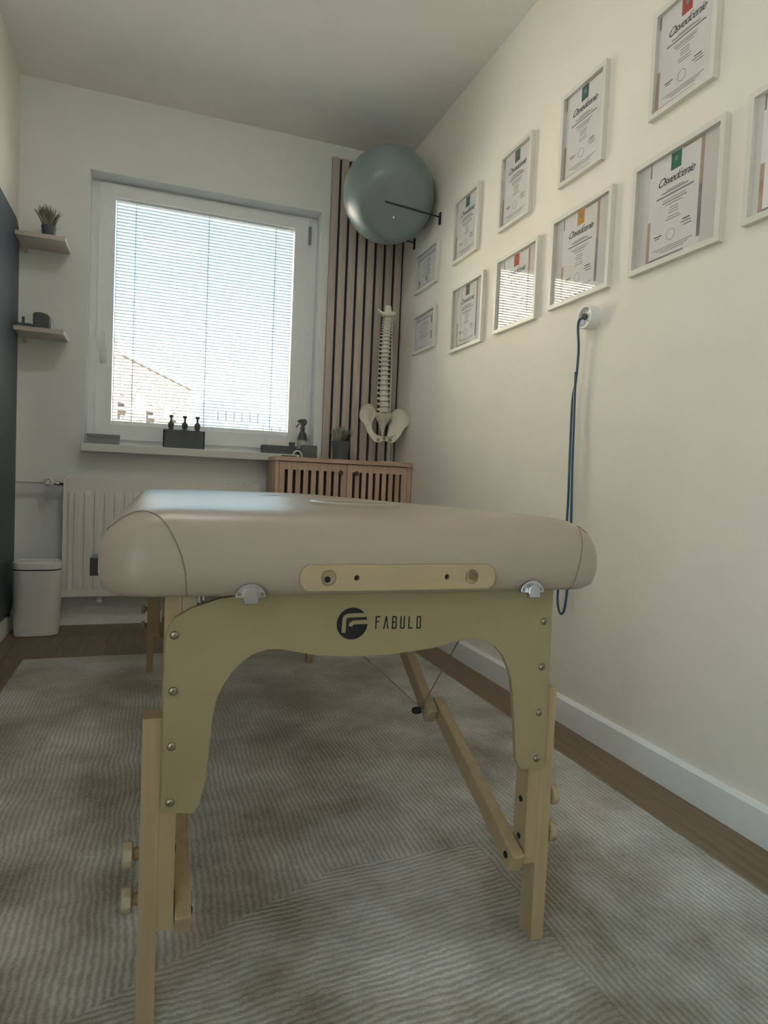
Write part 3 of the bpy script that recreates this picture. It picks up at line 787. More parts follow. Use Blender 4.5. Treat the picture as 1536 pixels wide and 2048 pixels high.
# ------------------------------------------------------------------ left wall panel
lp = thing('padded_wall_panel', 'tall dark navy panel with rounded corners on the left wall', 'panel', (XL + 0.016, 3.1, 0.1))
bm = nb(); prism(bm, rrect(2.45, 3.562, 0.100, 1.958, 0.085, 8), XL + 0.0005, XL + 0.022, 'yz'); bevel(bm, 0.004, 2, 1.0); obj('cover', bm, M['navy'], lp)
bm = nb(); pp = rrect(2.449, 3.5635, 0.0985, 1.9595, 0.086, 8); tube(bm, [(XL + 0.004, a, b_) for a, b_ in pp + pp[:1]], 0.0035, 6, cap=False); obj('piping', bm, M['rim'], lp)
bm = nb(); box(bm, XL + 0.0005, XL + 0.026, 3.44, 3.47, 0.0925, 0.112); obj('bracket', bm, M['iron'], lp)

# ------------------------------------------------------------------ wall slat panel
sp = thing('slatted_wall_panel', 'tall panel of vertical brown wooden slats on dark felt beside the window', 'wall panel', (1.14, YB - 0.005, 0.0))
SZ0_, SZ1_ = 0.0925, 2.612
bm = nb(); box(bm, 0.912, 1.3595, YB - 0.008, YB - 0.0005, SZ0_, SZ1_); obj('felt_backing', bm, M['felt'], sp)
starts = [(0.912, 0.9505)] + [(0.9655 + i * 0.0567, 0.9655 + i * 0.0567 + 0.0405) for i in range(7)]
for a, b_ in starts:
    bm = nb(); box(bm, a, b_, YB - 0.024, YB - 0.0075, SZ0_, SZ1_); bevel(bm, 0.002, 1); obj('slat', bm, M['slatwood'], sp)

# ------------------------------------------------------------------ cabinet
CX0, CX1, CY0, CY1, CT = 0.598, 1.3555, YB - 0.30, YB - 0.026, 0.913
cab = thing('slatted_cabinet', 'brown wooden cabinet with two slatted doors in the far right corner', 'cabinet', (0.98, YB - 0.16, 0))
bm = nb(); box(bm, CX0 - 0.004, CX1, CY0 - 0.012, CY1, CT - 0.022, CT); bevel(bm, 0.002, 1); obj('cabinet_top', bm, M['cabwood_x'], cab)
bm = nb(); box(bm, CX0, CX0 + 0.018, CY0, CY1, 0.0, CT - 0.0225); obj('side_panel', bm, M['cabwood'], cab)
bm = nb(); box(bm, CX1 - 0.024, CX1 - 0.0005, CY0, CY1, 0.0, CT - 0.0225); obj('side_panel', bm, M['cabwood'], cab)
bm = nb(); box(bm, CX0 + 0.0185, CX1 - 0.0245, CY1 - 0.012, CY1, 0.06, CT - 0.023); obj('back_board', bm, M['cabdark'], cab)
bm = nb(); box(bm, CX0 + 0.0185, CX1 - 0.0245, CY0 + 0.02, CY1 - 0.0125, 0.06, 0.08); obj('bottom_board', bm, M['cabwood_x'], cab)
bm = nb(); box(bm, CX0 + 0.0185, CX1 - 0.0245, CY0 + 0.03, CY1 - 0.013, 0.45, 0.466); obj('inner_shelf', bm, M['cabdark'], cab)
def slat_door(x0, x1, knob_x, right):
    z0, z1 = 0.065, CT - 0.026; st = 0.030
    bm = nb(); ring(bm, x0, x1, z0, z1, (st, st, 0.04, 0.040), CY0 - 0.0005, CY0 + 0.017); bevel(bm, 0.0015, 1)
    d = obj('door', bm, M['cabwood'], cab)
    n_ = 7; free = (x1 - st) - (x0 + st); p = free / (n_ + 0.35)
    for k in range(n_):
        a = x0 + st + p * (k + 0.42)
        bm = nb(); box(bm, a, a + p * 0.60, CY0 + 0.002, CY0 + 0.014, z0 + 0.038, z1 - 0.038); obj('door_slat', bm, M['cabwood'], d)
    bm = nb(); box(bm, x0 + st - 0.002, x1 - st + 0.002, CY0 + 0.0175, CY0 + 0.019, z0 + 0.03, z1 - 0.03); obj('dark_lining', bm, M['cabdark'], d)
    bm = nb(); lathe2(bm, [(0.006, 0), (0.006, 0.010), (0.012, 0.014), (0.013, 0.020), (0.009, 0.025), (0.0001, 0.026)], (knob_x, CY0 - 0.0005, CT - 0.072), (0, -1, 0), 14); obj('door_knob', bm, M['knob'], d, smooth=True)
xm = 0.984
slat_door(CX0 + 0.0195, xm - 0.0015, xm - 0.040, False)
slat_door(xm + 0.0015, CX1 - 0.026, xm + 0.048, True)

# ------------------------------------------------------------------ small things on the sill and the cabinet
SILL = 0.9335
def sbox(name, label, cat, x0, x1, y0, y1, z0, z1, m, bev=0.003):
    bm = nb(); box(bm, x0, x1, y0, y1, z0, z1); bevel(bm, bev, 2)
    return tag(obj(name, bm, M[m], None, origin=((x0+x1)/2, (y0+y1)/2, z0)), label, cat)
t = thing('storage_box', 'low grey box with lid at the left end of the window sill', 'box', (-0.24, YB - 0.01, SILL))
bm = nb(); box(bm, -0.315, -0.166, YB - 0.045, YB + 0.03, SILL, 0.968); bevel(bm, 0.002, 1); obj('box_body', bm, M['greybox'], t)
bm = nb(); box(bm, -0.317, -0.164, YB - 0.047, YB + 0.032, 0.9682, 0.984); bevel(bm, 0.002, 1); obj('box_lid', bm, M['greybox'], t)
# bottle caddy
t = thing('bottle_caddy', 'dark grey caddy in the middle of the window sill holding three bottles', 'caddy', (0.155, YB - 0.02, SILL))
bm = nb(); cx0, cx1, cy0, cy1 = 0.049, 0.258, YB - 0.060, YB + 0.015
box(bm, cx0, cx1, cy0, cy1, SILL, SILL + 0.006)
for s in ((cx0, cx1, cy0, cy0 + 0.005), (cx0, cx1, cy1 - 0.005, cy1), (cx0, cx0 + 0.005, cy0, cy1), (cx1 - 0.005, cx1, cy0, cy1)): box(bm, s[0], s[1], s[2], s[3], SILL + 0.0055, 1.029)
obj('caddy_body', bm, M['charcoal'], t)
for k, (xx, lab) in enumerate(((0.087, 'left of the three dark pump bottles standing in the sill caddy'), (0.157, 'middle of the three dark pump bottles standing in the sill caddy'), (0.221, 'right of the three dark pump bottles standing in the sill caddy'))):
    yb_ = YB - 0.022; z0 = SILL + 0.0065
    b = thing('pump_bottle', lab, 'bottle', (xx, yb_, z0), 'pump bottles in the sill caddy')
    bm = nb(); lathe2(bm, [(0.024, 0), (0.026, 0.003), (0.026, 0.078), (0.018, 0.092), (0.010, 0.096), (0.010, 0.099)], (xx, yb_, z0), (0, 0, 1), 18); obj('bottle_body', bm, M['charcoal'], b, smooth=True)
    bm = nb(); lathe2(bm, [(0.012, 0.0992), (0.0145, 0.106), (0.0165, 0.116), (0.0145, 0.126), (0.009, 0.133), (0.0055, 0.137), (0.005, 0.146), (0.0065, 0.152), (0.011, 0.160), (0.0125, 0.166), (0.0118, 0.1675), (0.0001, 0.1675)], (xx, yb_, z0), (0, 0, 1), 18); obj('pump_top', bm, M['charcoal'], b, smooth=True)
# tray with white wipes case
t = thing('desk_tray', 'dark flat tray at the right end of the window sill', 'tray', (0.665, YB + 0.0, SILL))
bm = nb(); box(bm, 0.575, 0.762, YB - 0.030, YB + 0.060, SILL, SILL + 0.005)
for s in ((0.575, 0.762, YB - 0.030, YB - 0.026), (0.575, 0.762, YB + 0.056, YB + 0.060), (0.575, 0.579, YB - 0.026, YB + 0.056), (0.758, 0.762, YB - 0.026, YB + 0.056)): box(bm, s[0], s[1], s[2], s[3], SILL + 0.0052, 0.981)
obj('tray_body', bm, M['charcoal'], t)
bm = nb(); prism(bm, rrect(0.594, 0.722, SILL + 0.006, 1.016, 0.026, 6), YB - 0.015, YB + 0.045, 'xz'); bevel(bm, 0.006, 2)
tag(obj('wipes_case', bm, M['white'], None, smooth=True, origin=(0.66, YB + 0.015, SILL + 0.006)), 'rounded white plastic case lying in the dark tray on the sill', 'case')
sbox('small_jar', 'small dark square jar in the tray beside the white case', 'jar', 0.727, 0.755, YB - 0.012, YB + 0.018, SILL + 0.0055, 1.004, 'charcoal')
# spray bottle
sx, sy = 0.801, YB + 0.015
t = thing('spray_bottle', 'smoky spray bottle with trigger top on the sill near the slatted panel', 'bottle', (sx, sy, SILL))
bm = nb(); lathe2(bm, [(0.026, 0), (0.029, 0.003), (0.029, 0.100), (0.025, 0.120), (0.015, 0.135), (0.012, 0.140), (0.012, 0.146)], (sx, sy, SILL), (0, 0, 1), 20); obj('bottle_body', bm, M['amber'], t, smooth=True)
bm = nb(); lathe2(bm, [(0.0293, 0.035), (0.0293, 0.085)], (sx, sy, SILL), (0, 0, 1), 20); obj('bottle_label', bm, M['labelgrey'], t, smooth=True)
bm = nb(); lathe2(bm, [(0.014, 0.1462), (0.014, 0.160), (0.010, 0.164)], (sx, sy, SILL), (0, 0, 1), 14); prism(bm, [(sx - 0.030, SILL + 0.188), (sx - 0.030, SILL + 0.198), (sx - 0.014, SILL + 0.206), (sx + 0.012, SILL + 0.208), (sx + 0.022, SILL + 0.200), (sx + 0.024, SILL + 0.186), (sx + 0.010, SILL + 0.163), (sx - 0.008, SILL + 0.163), (sx - 0.010, SILL + 0.186)], sy - 0.010, sy + 0.010, 'xz'); obj('spray_head', bm, M['charcoal'], t)
bm = nb(); tube(bm, [(sx - 0.012, sy, SILL + 0.185), (sx - 0.026, sy, SILL + 0.172), (sx - 0.036, sy, SILL + 0.158)], 0.004, 6); obj('trigger', bm, M['charcoal'], t)
# things on the cabinet
bm = nb(); box(bm, 0.766, 0.848, YB - 0.165, YB - 0.100, CT, 0.985); bevel(bm, 0.002, 1)
tag(obj('cube_box', bm, M['charcoal'], None, origin=(0.807, YB - 0.13, CT)), 'dark square box standing on the left end of the cabinet', 'box')
t = thing('wrist_strap', 'small pale loop with dark base lying on cabinet before the sill tray', 'strap', (0.70, YB - 0.17, CT))
bm = nb(); box(bm, 0.655, 0.722, YB - 0.20, YB - 0.14, CT, CT + 0.010); bevel(bm, 0.002, 1); obj('strap_base', bm, M['charcoal'], t)
bm = nb(); tube(bm, [(0.738 + 0.026 * math.cos(a), YB - 0.17, CT + 0.004 + 0.034 * math.sin(a)) for a in (math.pi * k / 12 for k in range(13))], 0.004, 8); obj('loop', bm, M['shelfedge'], t, smooth=True)
bm = nb(); box(bm, 0.615, 0.652, YB - 0.22, YB - 0.15, CT, CT + 0.004); tag(obj('phone', bm, M['black'], None, origin=(0.63, YB - 0.18, CT)), 'flat dark phone lying on the left edge of the cabinet top', 'phone')

def grass_plant(name, label, x_, y_, z_, r0, r1, h, gh, spread, nbl, seed):
    rn = random.Random(seed)
    t = thing(name, label, 'plant', (x_, y_, z_))
    bm = nb(); lathe2(bm, [(r0 * 0.92, 0), (r0, 0.003), (r1, h), (r1 * 0.9, h), (r1 * 0.88, h - 0.008), (0.0001, h - 0.008)], (x_, y_, z_), (0, 0, 1), 20); obj('pot', bm, M['pot'], t, smooth=True)
    bm = nb()
    for k in range(nbl):
        a = rn.uniform(0, 2 * math.pi); q = rn.random() ** 0.6; rb = rn.uniform(0, r1 * 0.75)
        p0 = Vector((x_ + rb * math.cos(a), y_ + rb * math.sin(a), z_ + h - 0.012))
        ln = gh * rn.uniform(0.65, 1.05) * (1 - 0.3 * q)
        tip = Vector((x_ + spread * q * math.cos(a), y_ + spread * q * math.sin(a), z_ + h + ln))
        mid = p0.lerp(tip, 0.55) + Vector((0, 0, ln * 0.14))
        w = rn.uniform(0.0022, 0.0038); s = Vector((-math.sin(a + 0.5), math.cos(a + 0.5), 0))
        v = [bm.verts.new(p0 - s * w), bm.verts.new(p0 + s * w), bm.verts.new(mid + s * w * 1.1), bm.verts.new(mid - s * w * 1.1), bm.verts.new(tip)]
        bm.faces.new((v[0], v[1], v[2], v[3])); bm.faces.new((v[3], v[2], v[4]))
        nrm = Vector((math.cos(a), math.sin(a), 0.3)).normalized() * 0.0006
        u = [bm.verts.new(c.co + nrm) for c in v]
        bm.faces.new((u[3], u[2], u[1], u[0])); bm.faces.new((u[4], u[2], u[3]))
    fo = obj('foliage', bm, M['grass'], t); fo['kind'] = 'stuff'
    return t
grass_plant('grass_plant', 'artificial grass plant in dark pot on the slatted cabinet', 0.992, YB - 0.125, CT, 0.043, 0.050, 0.108, 0.098, 0.082, 130, 3)

# ------------------------------------------------------------------ corner shelves on the back wall
def shelf(zs_, label):
    t = thing('wall_shelf', label, 'shelf', (-0.52, YB - 0.1, zs_))
    bm = nb(); box(bm, XL + 0.001, -0.414, YB - 0.20, YB - 0.0005, zs_ - 0.020, zs_); bevel(bm, 0.0015, 1); obj('board', bm, M['shelfwood'], t)
    bm = nb(); box(bm, -0.4138, -0.4120, YB - 0.199, YB - 0.001, zs_ - 0.019, zs_ - 0.001); obj('edge_band', bm, M['shelfedge'], t)
    bm = nb(); prism(bm, [(YB - 0.0005, zs_ - 0.0205), (YB - 0.10, zs_ - 0.0205), (YB - 0.0005, zs_ - 0.045)], XL + 0.03, XL + 0.042, 'yz'); obj('shelf_bracket', bm, M['shelfwood'], t)
S1, S2 = 1.890, 1.456
shelf(S1, 'upper wooden wall shelf left of the window carrying the grass plant')
shelf(S2, 'lower wooden wall shelf left of the window carrying the dark speaker')
grass_plant('grass_plant', 'artificial grass plant in grey pot on the upper wall shelf', -0.492, YB - 0.140, S1, 0.026, 0.033, 0.055, 0.115, 0.068, 120, 5)
t = thing('tabletop_speaker', 'dark grey rounded speaker with pale rim on the lower wall shelf', 'speaker', (-0.51, YB - 0.13, S2))
bm = nb(); prism(bm, [(-0.548, S2), (-0.478, S2), (-0.478, S2 + 0.062), (-0.486, S2 + 0.072), (-0.513, S2 + 0.078), (-0.540, S2 + 0.076), (-0.548, S2 + 0.068)], YB - 0.17, YB - 0.11, 'xz'); bevel(bm, 0.003, 2); obj('speaker_body', bm, M['charcoal'], t)
bm = nb(); tube(bm, [(-0.543, YB - 0.108, S2 + 0.074), (-0.51, YB - 0.106, S2 + 0.080), (-0.478, YB - 0.104, S2 + 0.072), (-0.458, YB - 0.100, S2 + 0.030), (-0.448, YB - 0.096, S2 + 0.004)], 0.003, 8); obj('rim_cable', bm, M['shelfedge'], t)
bm = nb(); box(bm, -0.612, -0.552, YB - 0.18, YB - 0.08, S2, S2 + 0.018); bevel(bm, 0.002, 1)
tag(obj('flat_case', bm, M['charcoal'], None, origin=(-0.58, YB - 0.13, S2)), 'flat dark case beside the speaker on the lower wall shelf', 'case')
bm = nb(); tube(bm, [(-0.606, YB - 0.06, S2), (-0.606, YB - 0.06, S2 + 0.070)], 0.006, 8); tag(obj('antenna_stick', bm, M['charcoal'], None, origin=(-0.606, YB - 0.06, S2)), 'thin dark upright stick at the wall end of the lower shelf', 'stick')

# ------------------------------------------------------------------ exercise ball on two wall hooks
def hook(y_, z_, tip, label):
    t = thing('wall_hook', label, 'hook', (XR, y_, z_), 'ball hooks on the right wall')
    bm = nb(); box(bm, XR - 0.006, XR - 0.0002, y_ - 0.010, y_ + 0.010, z_ - 0.030, z_ + 0.030); bevel(bm, 0.002, 1); obj('wall_plate', bm, M['iron'], t)
    bm = nb(); tube(bm, [(XR - 0.003, y_, z_ + 0.008), tip[0], tip[1]], 0.0042, 8); obj('arm', bm, M['iron'], t, smooth=True)
hook(3.118, 2.165, ((1.060, 3.118, 2.196), (1.040, 3.110, 2.225)), 'near black wall hook whose arm crosses in front of the ball')
hook(3.462, 2.148, ((1.060, 3.462, 2.170), (1.040, 3.465, 2.20)), 'far black wall hook below the ball beside the slatted panel')
bc = Vector((1.122, 3.255, 2.290)); BR = 0.2365
bm = nb(); bmesh.ops.create_uvsphere(bm, u_segments=56, v_segments=40, radius=BR)
bmesh.ops.rotate(bm, verts=bm.verts, matrix=Matrix.Rotation(math.radians(62), 3, 'Y'))
ax = Vector((math.sin(math.radians(62)), 0, math.cos(math.radians(62))))
for v in bm.verts:
    h = v.co.dot(ax)
    rad = (v.co - ax * h)
    if abs(h) < BR * 0.93: v.co += rad.normalized() * 0.0011 * math.sin(h / BR * 60) if rad.length > 1e-6 else Vector()
def flatten(v, nrm, d0):
    d = v.co.dot(nrm)
    s_ = 0.011
    if d > d0 - 0.06: v.co += nrm * (-s_ * math.log(math.exp(-(d - d0) / s_) + 1.0) + d0 - d)
n1 = Vector((0, 3.118 - bc.y, 2.180 - bc.z)); d1 = n1.length - 0.0085
n2 = Vector((0, 3.462 - bc.y, 2.160 - bc.z)); d2 = n2.length - 0.0030
for v in bm.verts:
    flatten(v, n1.normalized(), d1); flatten(v, n2.normalized(), d2); flatten(v, Vector((1, 0, 0)), XR + 0.001 - bc.x)
bmesh.ops.translate(bm, verts=bm.verts, vec=bc)
ball = thing('exercise_ball', 'large grey green exercise ball held by two hooks high in the corner', 'ball', tuple(bc))
obj('ball_skin', bm, M['ball'], ball, smooth=True)
bm = nb(); tube(bm, [bc + Vector((-0.012, -0.125, -0.160)).normalized() * d_ for d_ in (0.195, 0.2010)], 0.006, 10); obj('valve', bm, M['white'], ball)

# ------------------------------------------------------------------ spine model on a stand
spx, spy = 1.226, YB - 0.150
spn = thing('spine_model', 'life size cream spine and pelvis model on a thin stand upon the cabinet', 'anatomical model', (spx, spy, CT))
def vertebra_mesh():
    bm = nb()
    lathe2(bm, [(0.021, -0.011), (0.0235, -0.010), (0.0205, -0.004), (0.0205, 0.004), (0.0235, 0.010), (0.021, 0.011)], (0, 0, 0), (0, 0, 1), 16)
    for s in (-1, 1):
        tube(bm, [(s * 0.012, 0.016, 0.001), (s * 0.024, 0.020, 0.002), (s * 0.034, 0.022, 0.004)], [0.007, 0.0058, 0.005], 8)
        tube(bm, [(s * 0.012, 0.020, 0.006), (s * 0.014, 0.030, 0.014)], [0.006, 0.004], 7)
    tube(bm, [(0, 0.022, 0.0), (0, 0.042, -0.010), (0, 0.055, -0.020)], [0.008, 0.006, 0.004], 8)
    tube(bm, [(-0.014, 0.020, 0), (0, 0.034, 0), (0.014, 0.020, 0)], 0.005, 7)
    return bm
proto = obj('vertebra', vertebra_mesh(), M['bone'], spn, smooth=True, origin=(0, 0, 0))
bmd = nb(); lathe2(bmd, [(0.018, -0.004), (0.0195, 0), (0.018, 0.004)], (0, 0, 0), (0, 0, 1), 14)
dproto = obj('disc', bmd, M['disc'], spn, smooth=True, origin=(0, 0, 0))
segs = []
z = 1.196 - CT
hs = [0.0335, 0.0330, 0.0322, 0.0315, 0.0305] + [0.0285, 0.0275, 0.0268, 0.0260, 0.0253, 0.0246, 0.0240, 0.0234, 0.0228, 0.0222, 0.0216, 0.0210] + [0.0165, 0.0160, 0.0156, 0.0152, 0.0150, 0.0160, 0.0150]
tot = sum(hs); sc_ = (1.742 - 1.196) / tot
first = True
for i, h in enumerate(hs):
    h *= sc_
    u = i / 23.0
    curve_y = 0.018 * math.sin(u * 2 * math.pi + 0.4) 
    curve_x = 0.008 - 0.010 * math.sin(u * math.pi) 
    wdt = (1.10 - 0.12 * (i / 17)) if i < 17 else 0.96 - 0.01 * (i - 17)
    tw = 1.0 if i < 5 else (0.95 if i < 17 else 1.0)
    zc = z + h / 2
    o = proto if first else dup(proto, spn)
    o.location = (curve_x, curve_y, zc); o.scale = (wdt * tw, wdt, h * 0.86 / 0.022)
    d = dproto if first else dup(dproto, spn)
    d.location = (curve_x, curve_y, z); d.scale = (wdt, wdt, h * 0.16 / 0.008 * 1.3)
    first = False; z += h
spn.rotation_euler = (0, 0, math.radians(-13))
# base of the skull with side wings
bm = nb()
topz = 1.742
prism(bm, [(spx - 0.020, topz + 0.010), (spx - 0.060, topz + 0.032), (spx - 0.054, topz + 0.018), (spx - 0.020, topz - 0.006), (spx + 0.026, topz - 0.006), (spx + 0.046, topz + 0.004), (spx + 0.048, topz + 0.016), (spx + 0.022, topz + 0.020), (spx + 0.018, topz + 0.050), (spx - 0.012, topz + 0.052)], spy - 0.026, spy + 0.026, 'xz'); bevel(bm, 0.006, 2)
obj('skull_base', bm, M['bone'], spn, smooth=True)
# sacrum and coccyx
bm = nb()
sec = [(0.046, 1.196, 0.008), (0.050, 1.180, 0.014), (0.040, 1.160, 0.030), (0.026, 1.138, 0.044), (0.017, 1.114, 0.050), (0.009, 1.090, 0.042), (0.005, 1.072, 0.026), (0.002, 1.066, 0.020)]
rg = []
for w_2, zz, dy in sec:
    rg.append([bm.verts.new((spx + 0.006 + w_2 * math.cos(a), spy + dy + 0.012 * math.sin(a) * (0.4 + w_2 / 0.05), zz)) for a in (2 * math.pi * k / 16 for k in range(16))])
for i in range(len(rg) - 1):
    for k in range(16): bm.faces.new((rg[i][k], rg[i][(k+1) % 16], rg[i+1][(k+1) % 16], rg[i+1][k]))
bm.faces.new(rg[0]); bm.faces.new(rg[-1][::-1]); bmesh.ops.recalc_face_normals(bm, faces=bm.faces)
sacrum = obj('sacrum', bm, M['bone'], spn, smooth=True)
for zz, w_2, dy in ((1.150, 0.022, 0.020), (1.124, 0.016, 0.032)):
    for s in (-1, 1):
        bm = nb(); bmesh.ops.create_uvsphere(bm, u_segments=8, v_segments=6, radius=0.0035, matrix=Matrix.Translation((spx + 0.006 + s * w_2, spy + dy - 0.013, zz))); obj('foramen', bm, M['disc'], sacrum)
# hip bones
def hip(s, dz):
    P = [(-0.008, 1.036), (0.018, 1.028), (0.040, 1.020), (0.058, 1.024), (0.074, 1.040), (0.092, 1.062), (0.106, 1.086), (0.114, 1.108), (0.124, 1.126), (0.140, 1.132), (0.150, 1.152), (0.152, 1.180), (0.144, 1.208), (0.124, 1.232), (0.096, 1.243), (0.072, 1.238), (0.054, 1.222), (0.044, 1.202), (0.042, 1.184), (0.050, 1.166), (0.062, 1.148), (0.071, 1.128), (0.073, 1.108), (0.067, 1.087), (0.052, 1.069), (0.032, 1.060), (0.012, 1.060), (-0.008, 1.062)]
    bm = nb()
    n_ = len(P)
    core = []
    for k in range(n_):
        a, b_, c_ = Vector(P[k - 1]), Vector(P[k]), Vector(P[(k + 1) % n_])
        d = (c_ - a).normalized(); core.append(tuple(b_ + Vector((-d.y, d.x)) * 0.0075))
    P = [(a * 0.95, b_) for a, b_ in P]; core = [(a * 0.95, b_) for a, b_ in core]
    def dep(x_, z_):
        t = min(1, max(0, (z_ - 1.04) / 0.15)); t = t * t * (3 - 2 * t)
        y_ = -0.060 + 0.100 * t
        y_ -= max(0, x_ - 0.06) * 0.9 * t
        return y_
    def lay(pts, off):
        return [bm.verts.new((spx + 0.006 + s * a, spy + dep(a, b_) + off, b_ + dz * min(1, max(0, (b_ - 1.05) / 0.08)))) for a, b_ in pts]
    half = lambda q, w: [((1 - w) * a[0] + w * b_[0], (1 - w) * a[1] + w * b_[1]) for a, b_ in zip(P, core)]
    R = [lay(core, 0.004), lay(half(0, 0.55), -0.002), lay(half(0, 0.15), -0.008), lay(P, 0.0), lay(half(0, 0.15), 0.010), lay(half(0, 0.55), 0.012), lay(core, 0.013)]
    for i in range(len(R) - 1):
        for k in range(n_): bm.faces.new((R[i][k], R[i][(k+1) % n_], R[i+1][(k+1) % n_], R[i+1][k]))
    for ringv in (R[0], R[-1]):
        bm.faces.new(ringv)
    bmesh.ops.triangulate(bm, faces=[f for f in bm.faces if len(f.verts) > 4])
    bmesh.ops.recalc_face_normals(bm, faces=bm.faces)
    o = obj('hip_bone', bm, M['bone'], spn, smooth=False)
    md = o.modifiers.new('sub', 'SUBSURF'); md.levels = 1; md.render_levels = 1
    for p in o.data.polygons: p.use_smooth = True
    bm = nb(); lathe2(bm, [(0.010, 0), (0.007, -0.002), (0.0001, -0.003)], (spx + 0.006 + s * 0.034, spy - 0.064, 1.037), (0, -1, 0), 12)
    obj('obturator_opening', bm, M['disc'], o)
hip(-1, 0.004); hip(1, -0.014)
bm = nb(); lathe2(bm, [(0.007, -0.008), (0.008, 0.008)], (spx + 0.006, spy - 0.058, 1.044), (0, 0, 1), 12); obj('symphysis', bm, M['disc'], spn)
bm = nb(); tube(bm, [(spx + 0.050, spy + 0.062, CT + 0.008), (spx + 0.046, spy + 0.062, 1.40), (spx + 0.036, spy + 0.058, 1.765)], 0.0045, 8); obj('stand_pole', bm, M['shelfedge'], spn, smooth=True)
bm = nb(); tube(bm, [(spx + 0.036, spy + 0.058, 1.760), (spx + 0.014, spy + 0.03, 1.772)], 0.004, 8); obj('stand_clip', bm, M['shelfedge'], spn)
bm = nb(); lathe2(bm, [(0.048, 0), (0.048, 0.006), (0.040, 0.009), (0.0001, 0.009)], (spx + 0.050, spy + 0.062, CT), (0, 0, 1), 24); obj('stand_base', bm, M['white'], spn, smooth=True)

# ------------------------------------------------------------------ framed certificates on the right wall
title_cv = bpy.data.curves.new('certificate_title', 'FONT')
title_cv.body = 'Osvedcenie'; title_cv.size = 0.033; title_cv.shear = 0.45; title_cv.align_x = 'CENTER'; title_cv.extrude = 0.0001
title_cv.space_character = 0.86
_tmp = bpy.data.objects.new('title', title_cv); COL.objects.link(_tmp)
def _tw(txt):
    title_cv.body = txt; g = bpy.context.evaluated_depsgraph_get(); g.update(); return _tmp.evaluated_get(g).dimensions.x
_wa, _wb, _wt = _tw('Osved'), _tw('Osvedc'), _tw('Osvedcenie')
_dg = bpy.context.evaluated_depsgraph_get(); _dg.update()
title_me = bpy.data.meshes.new_from_object(_tmp.evaluated_get(_dg)); bpy.data.objects.remove(_tmp)
_b = bmesh.new(); _b.from_mesh(title_me)
_x = (_wa + _wb) / 2 - _wt / 2 + 0.0045; _h = title_cv.size * 0.60                     # the caron over the c
prism(_b, [(_x - 0.0028, _h + 0.0045), (_x - 0.0014, _h + 0.0045), (_x + 0.0002, _h + 0.0018), (_x + 0.0030, _h + 0.0045), (_x + 0.0044, _h + 0.0045), (_x + 0.0008, _h), (_x - 0.0008, _h)], -0.0001, 0.0001, 'xy')
_b.to_mesh(title_me); _b.free()
title_me.materials.clear(); title_me.materials.append(M['ink'])
XW = XR - 0.0004
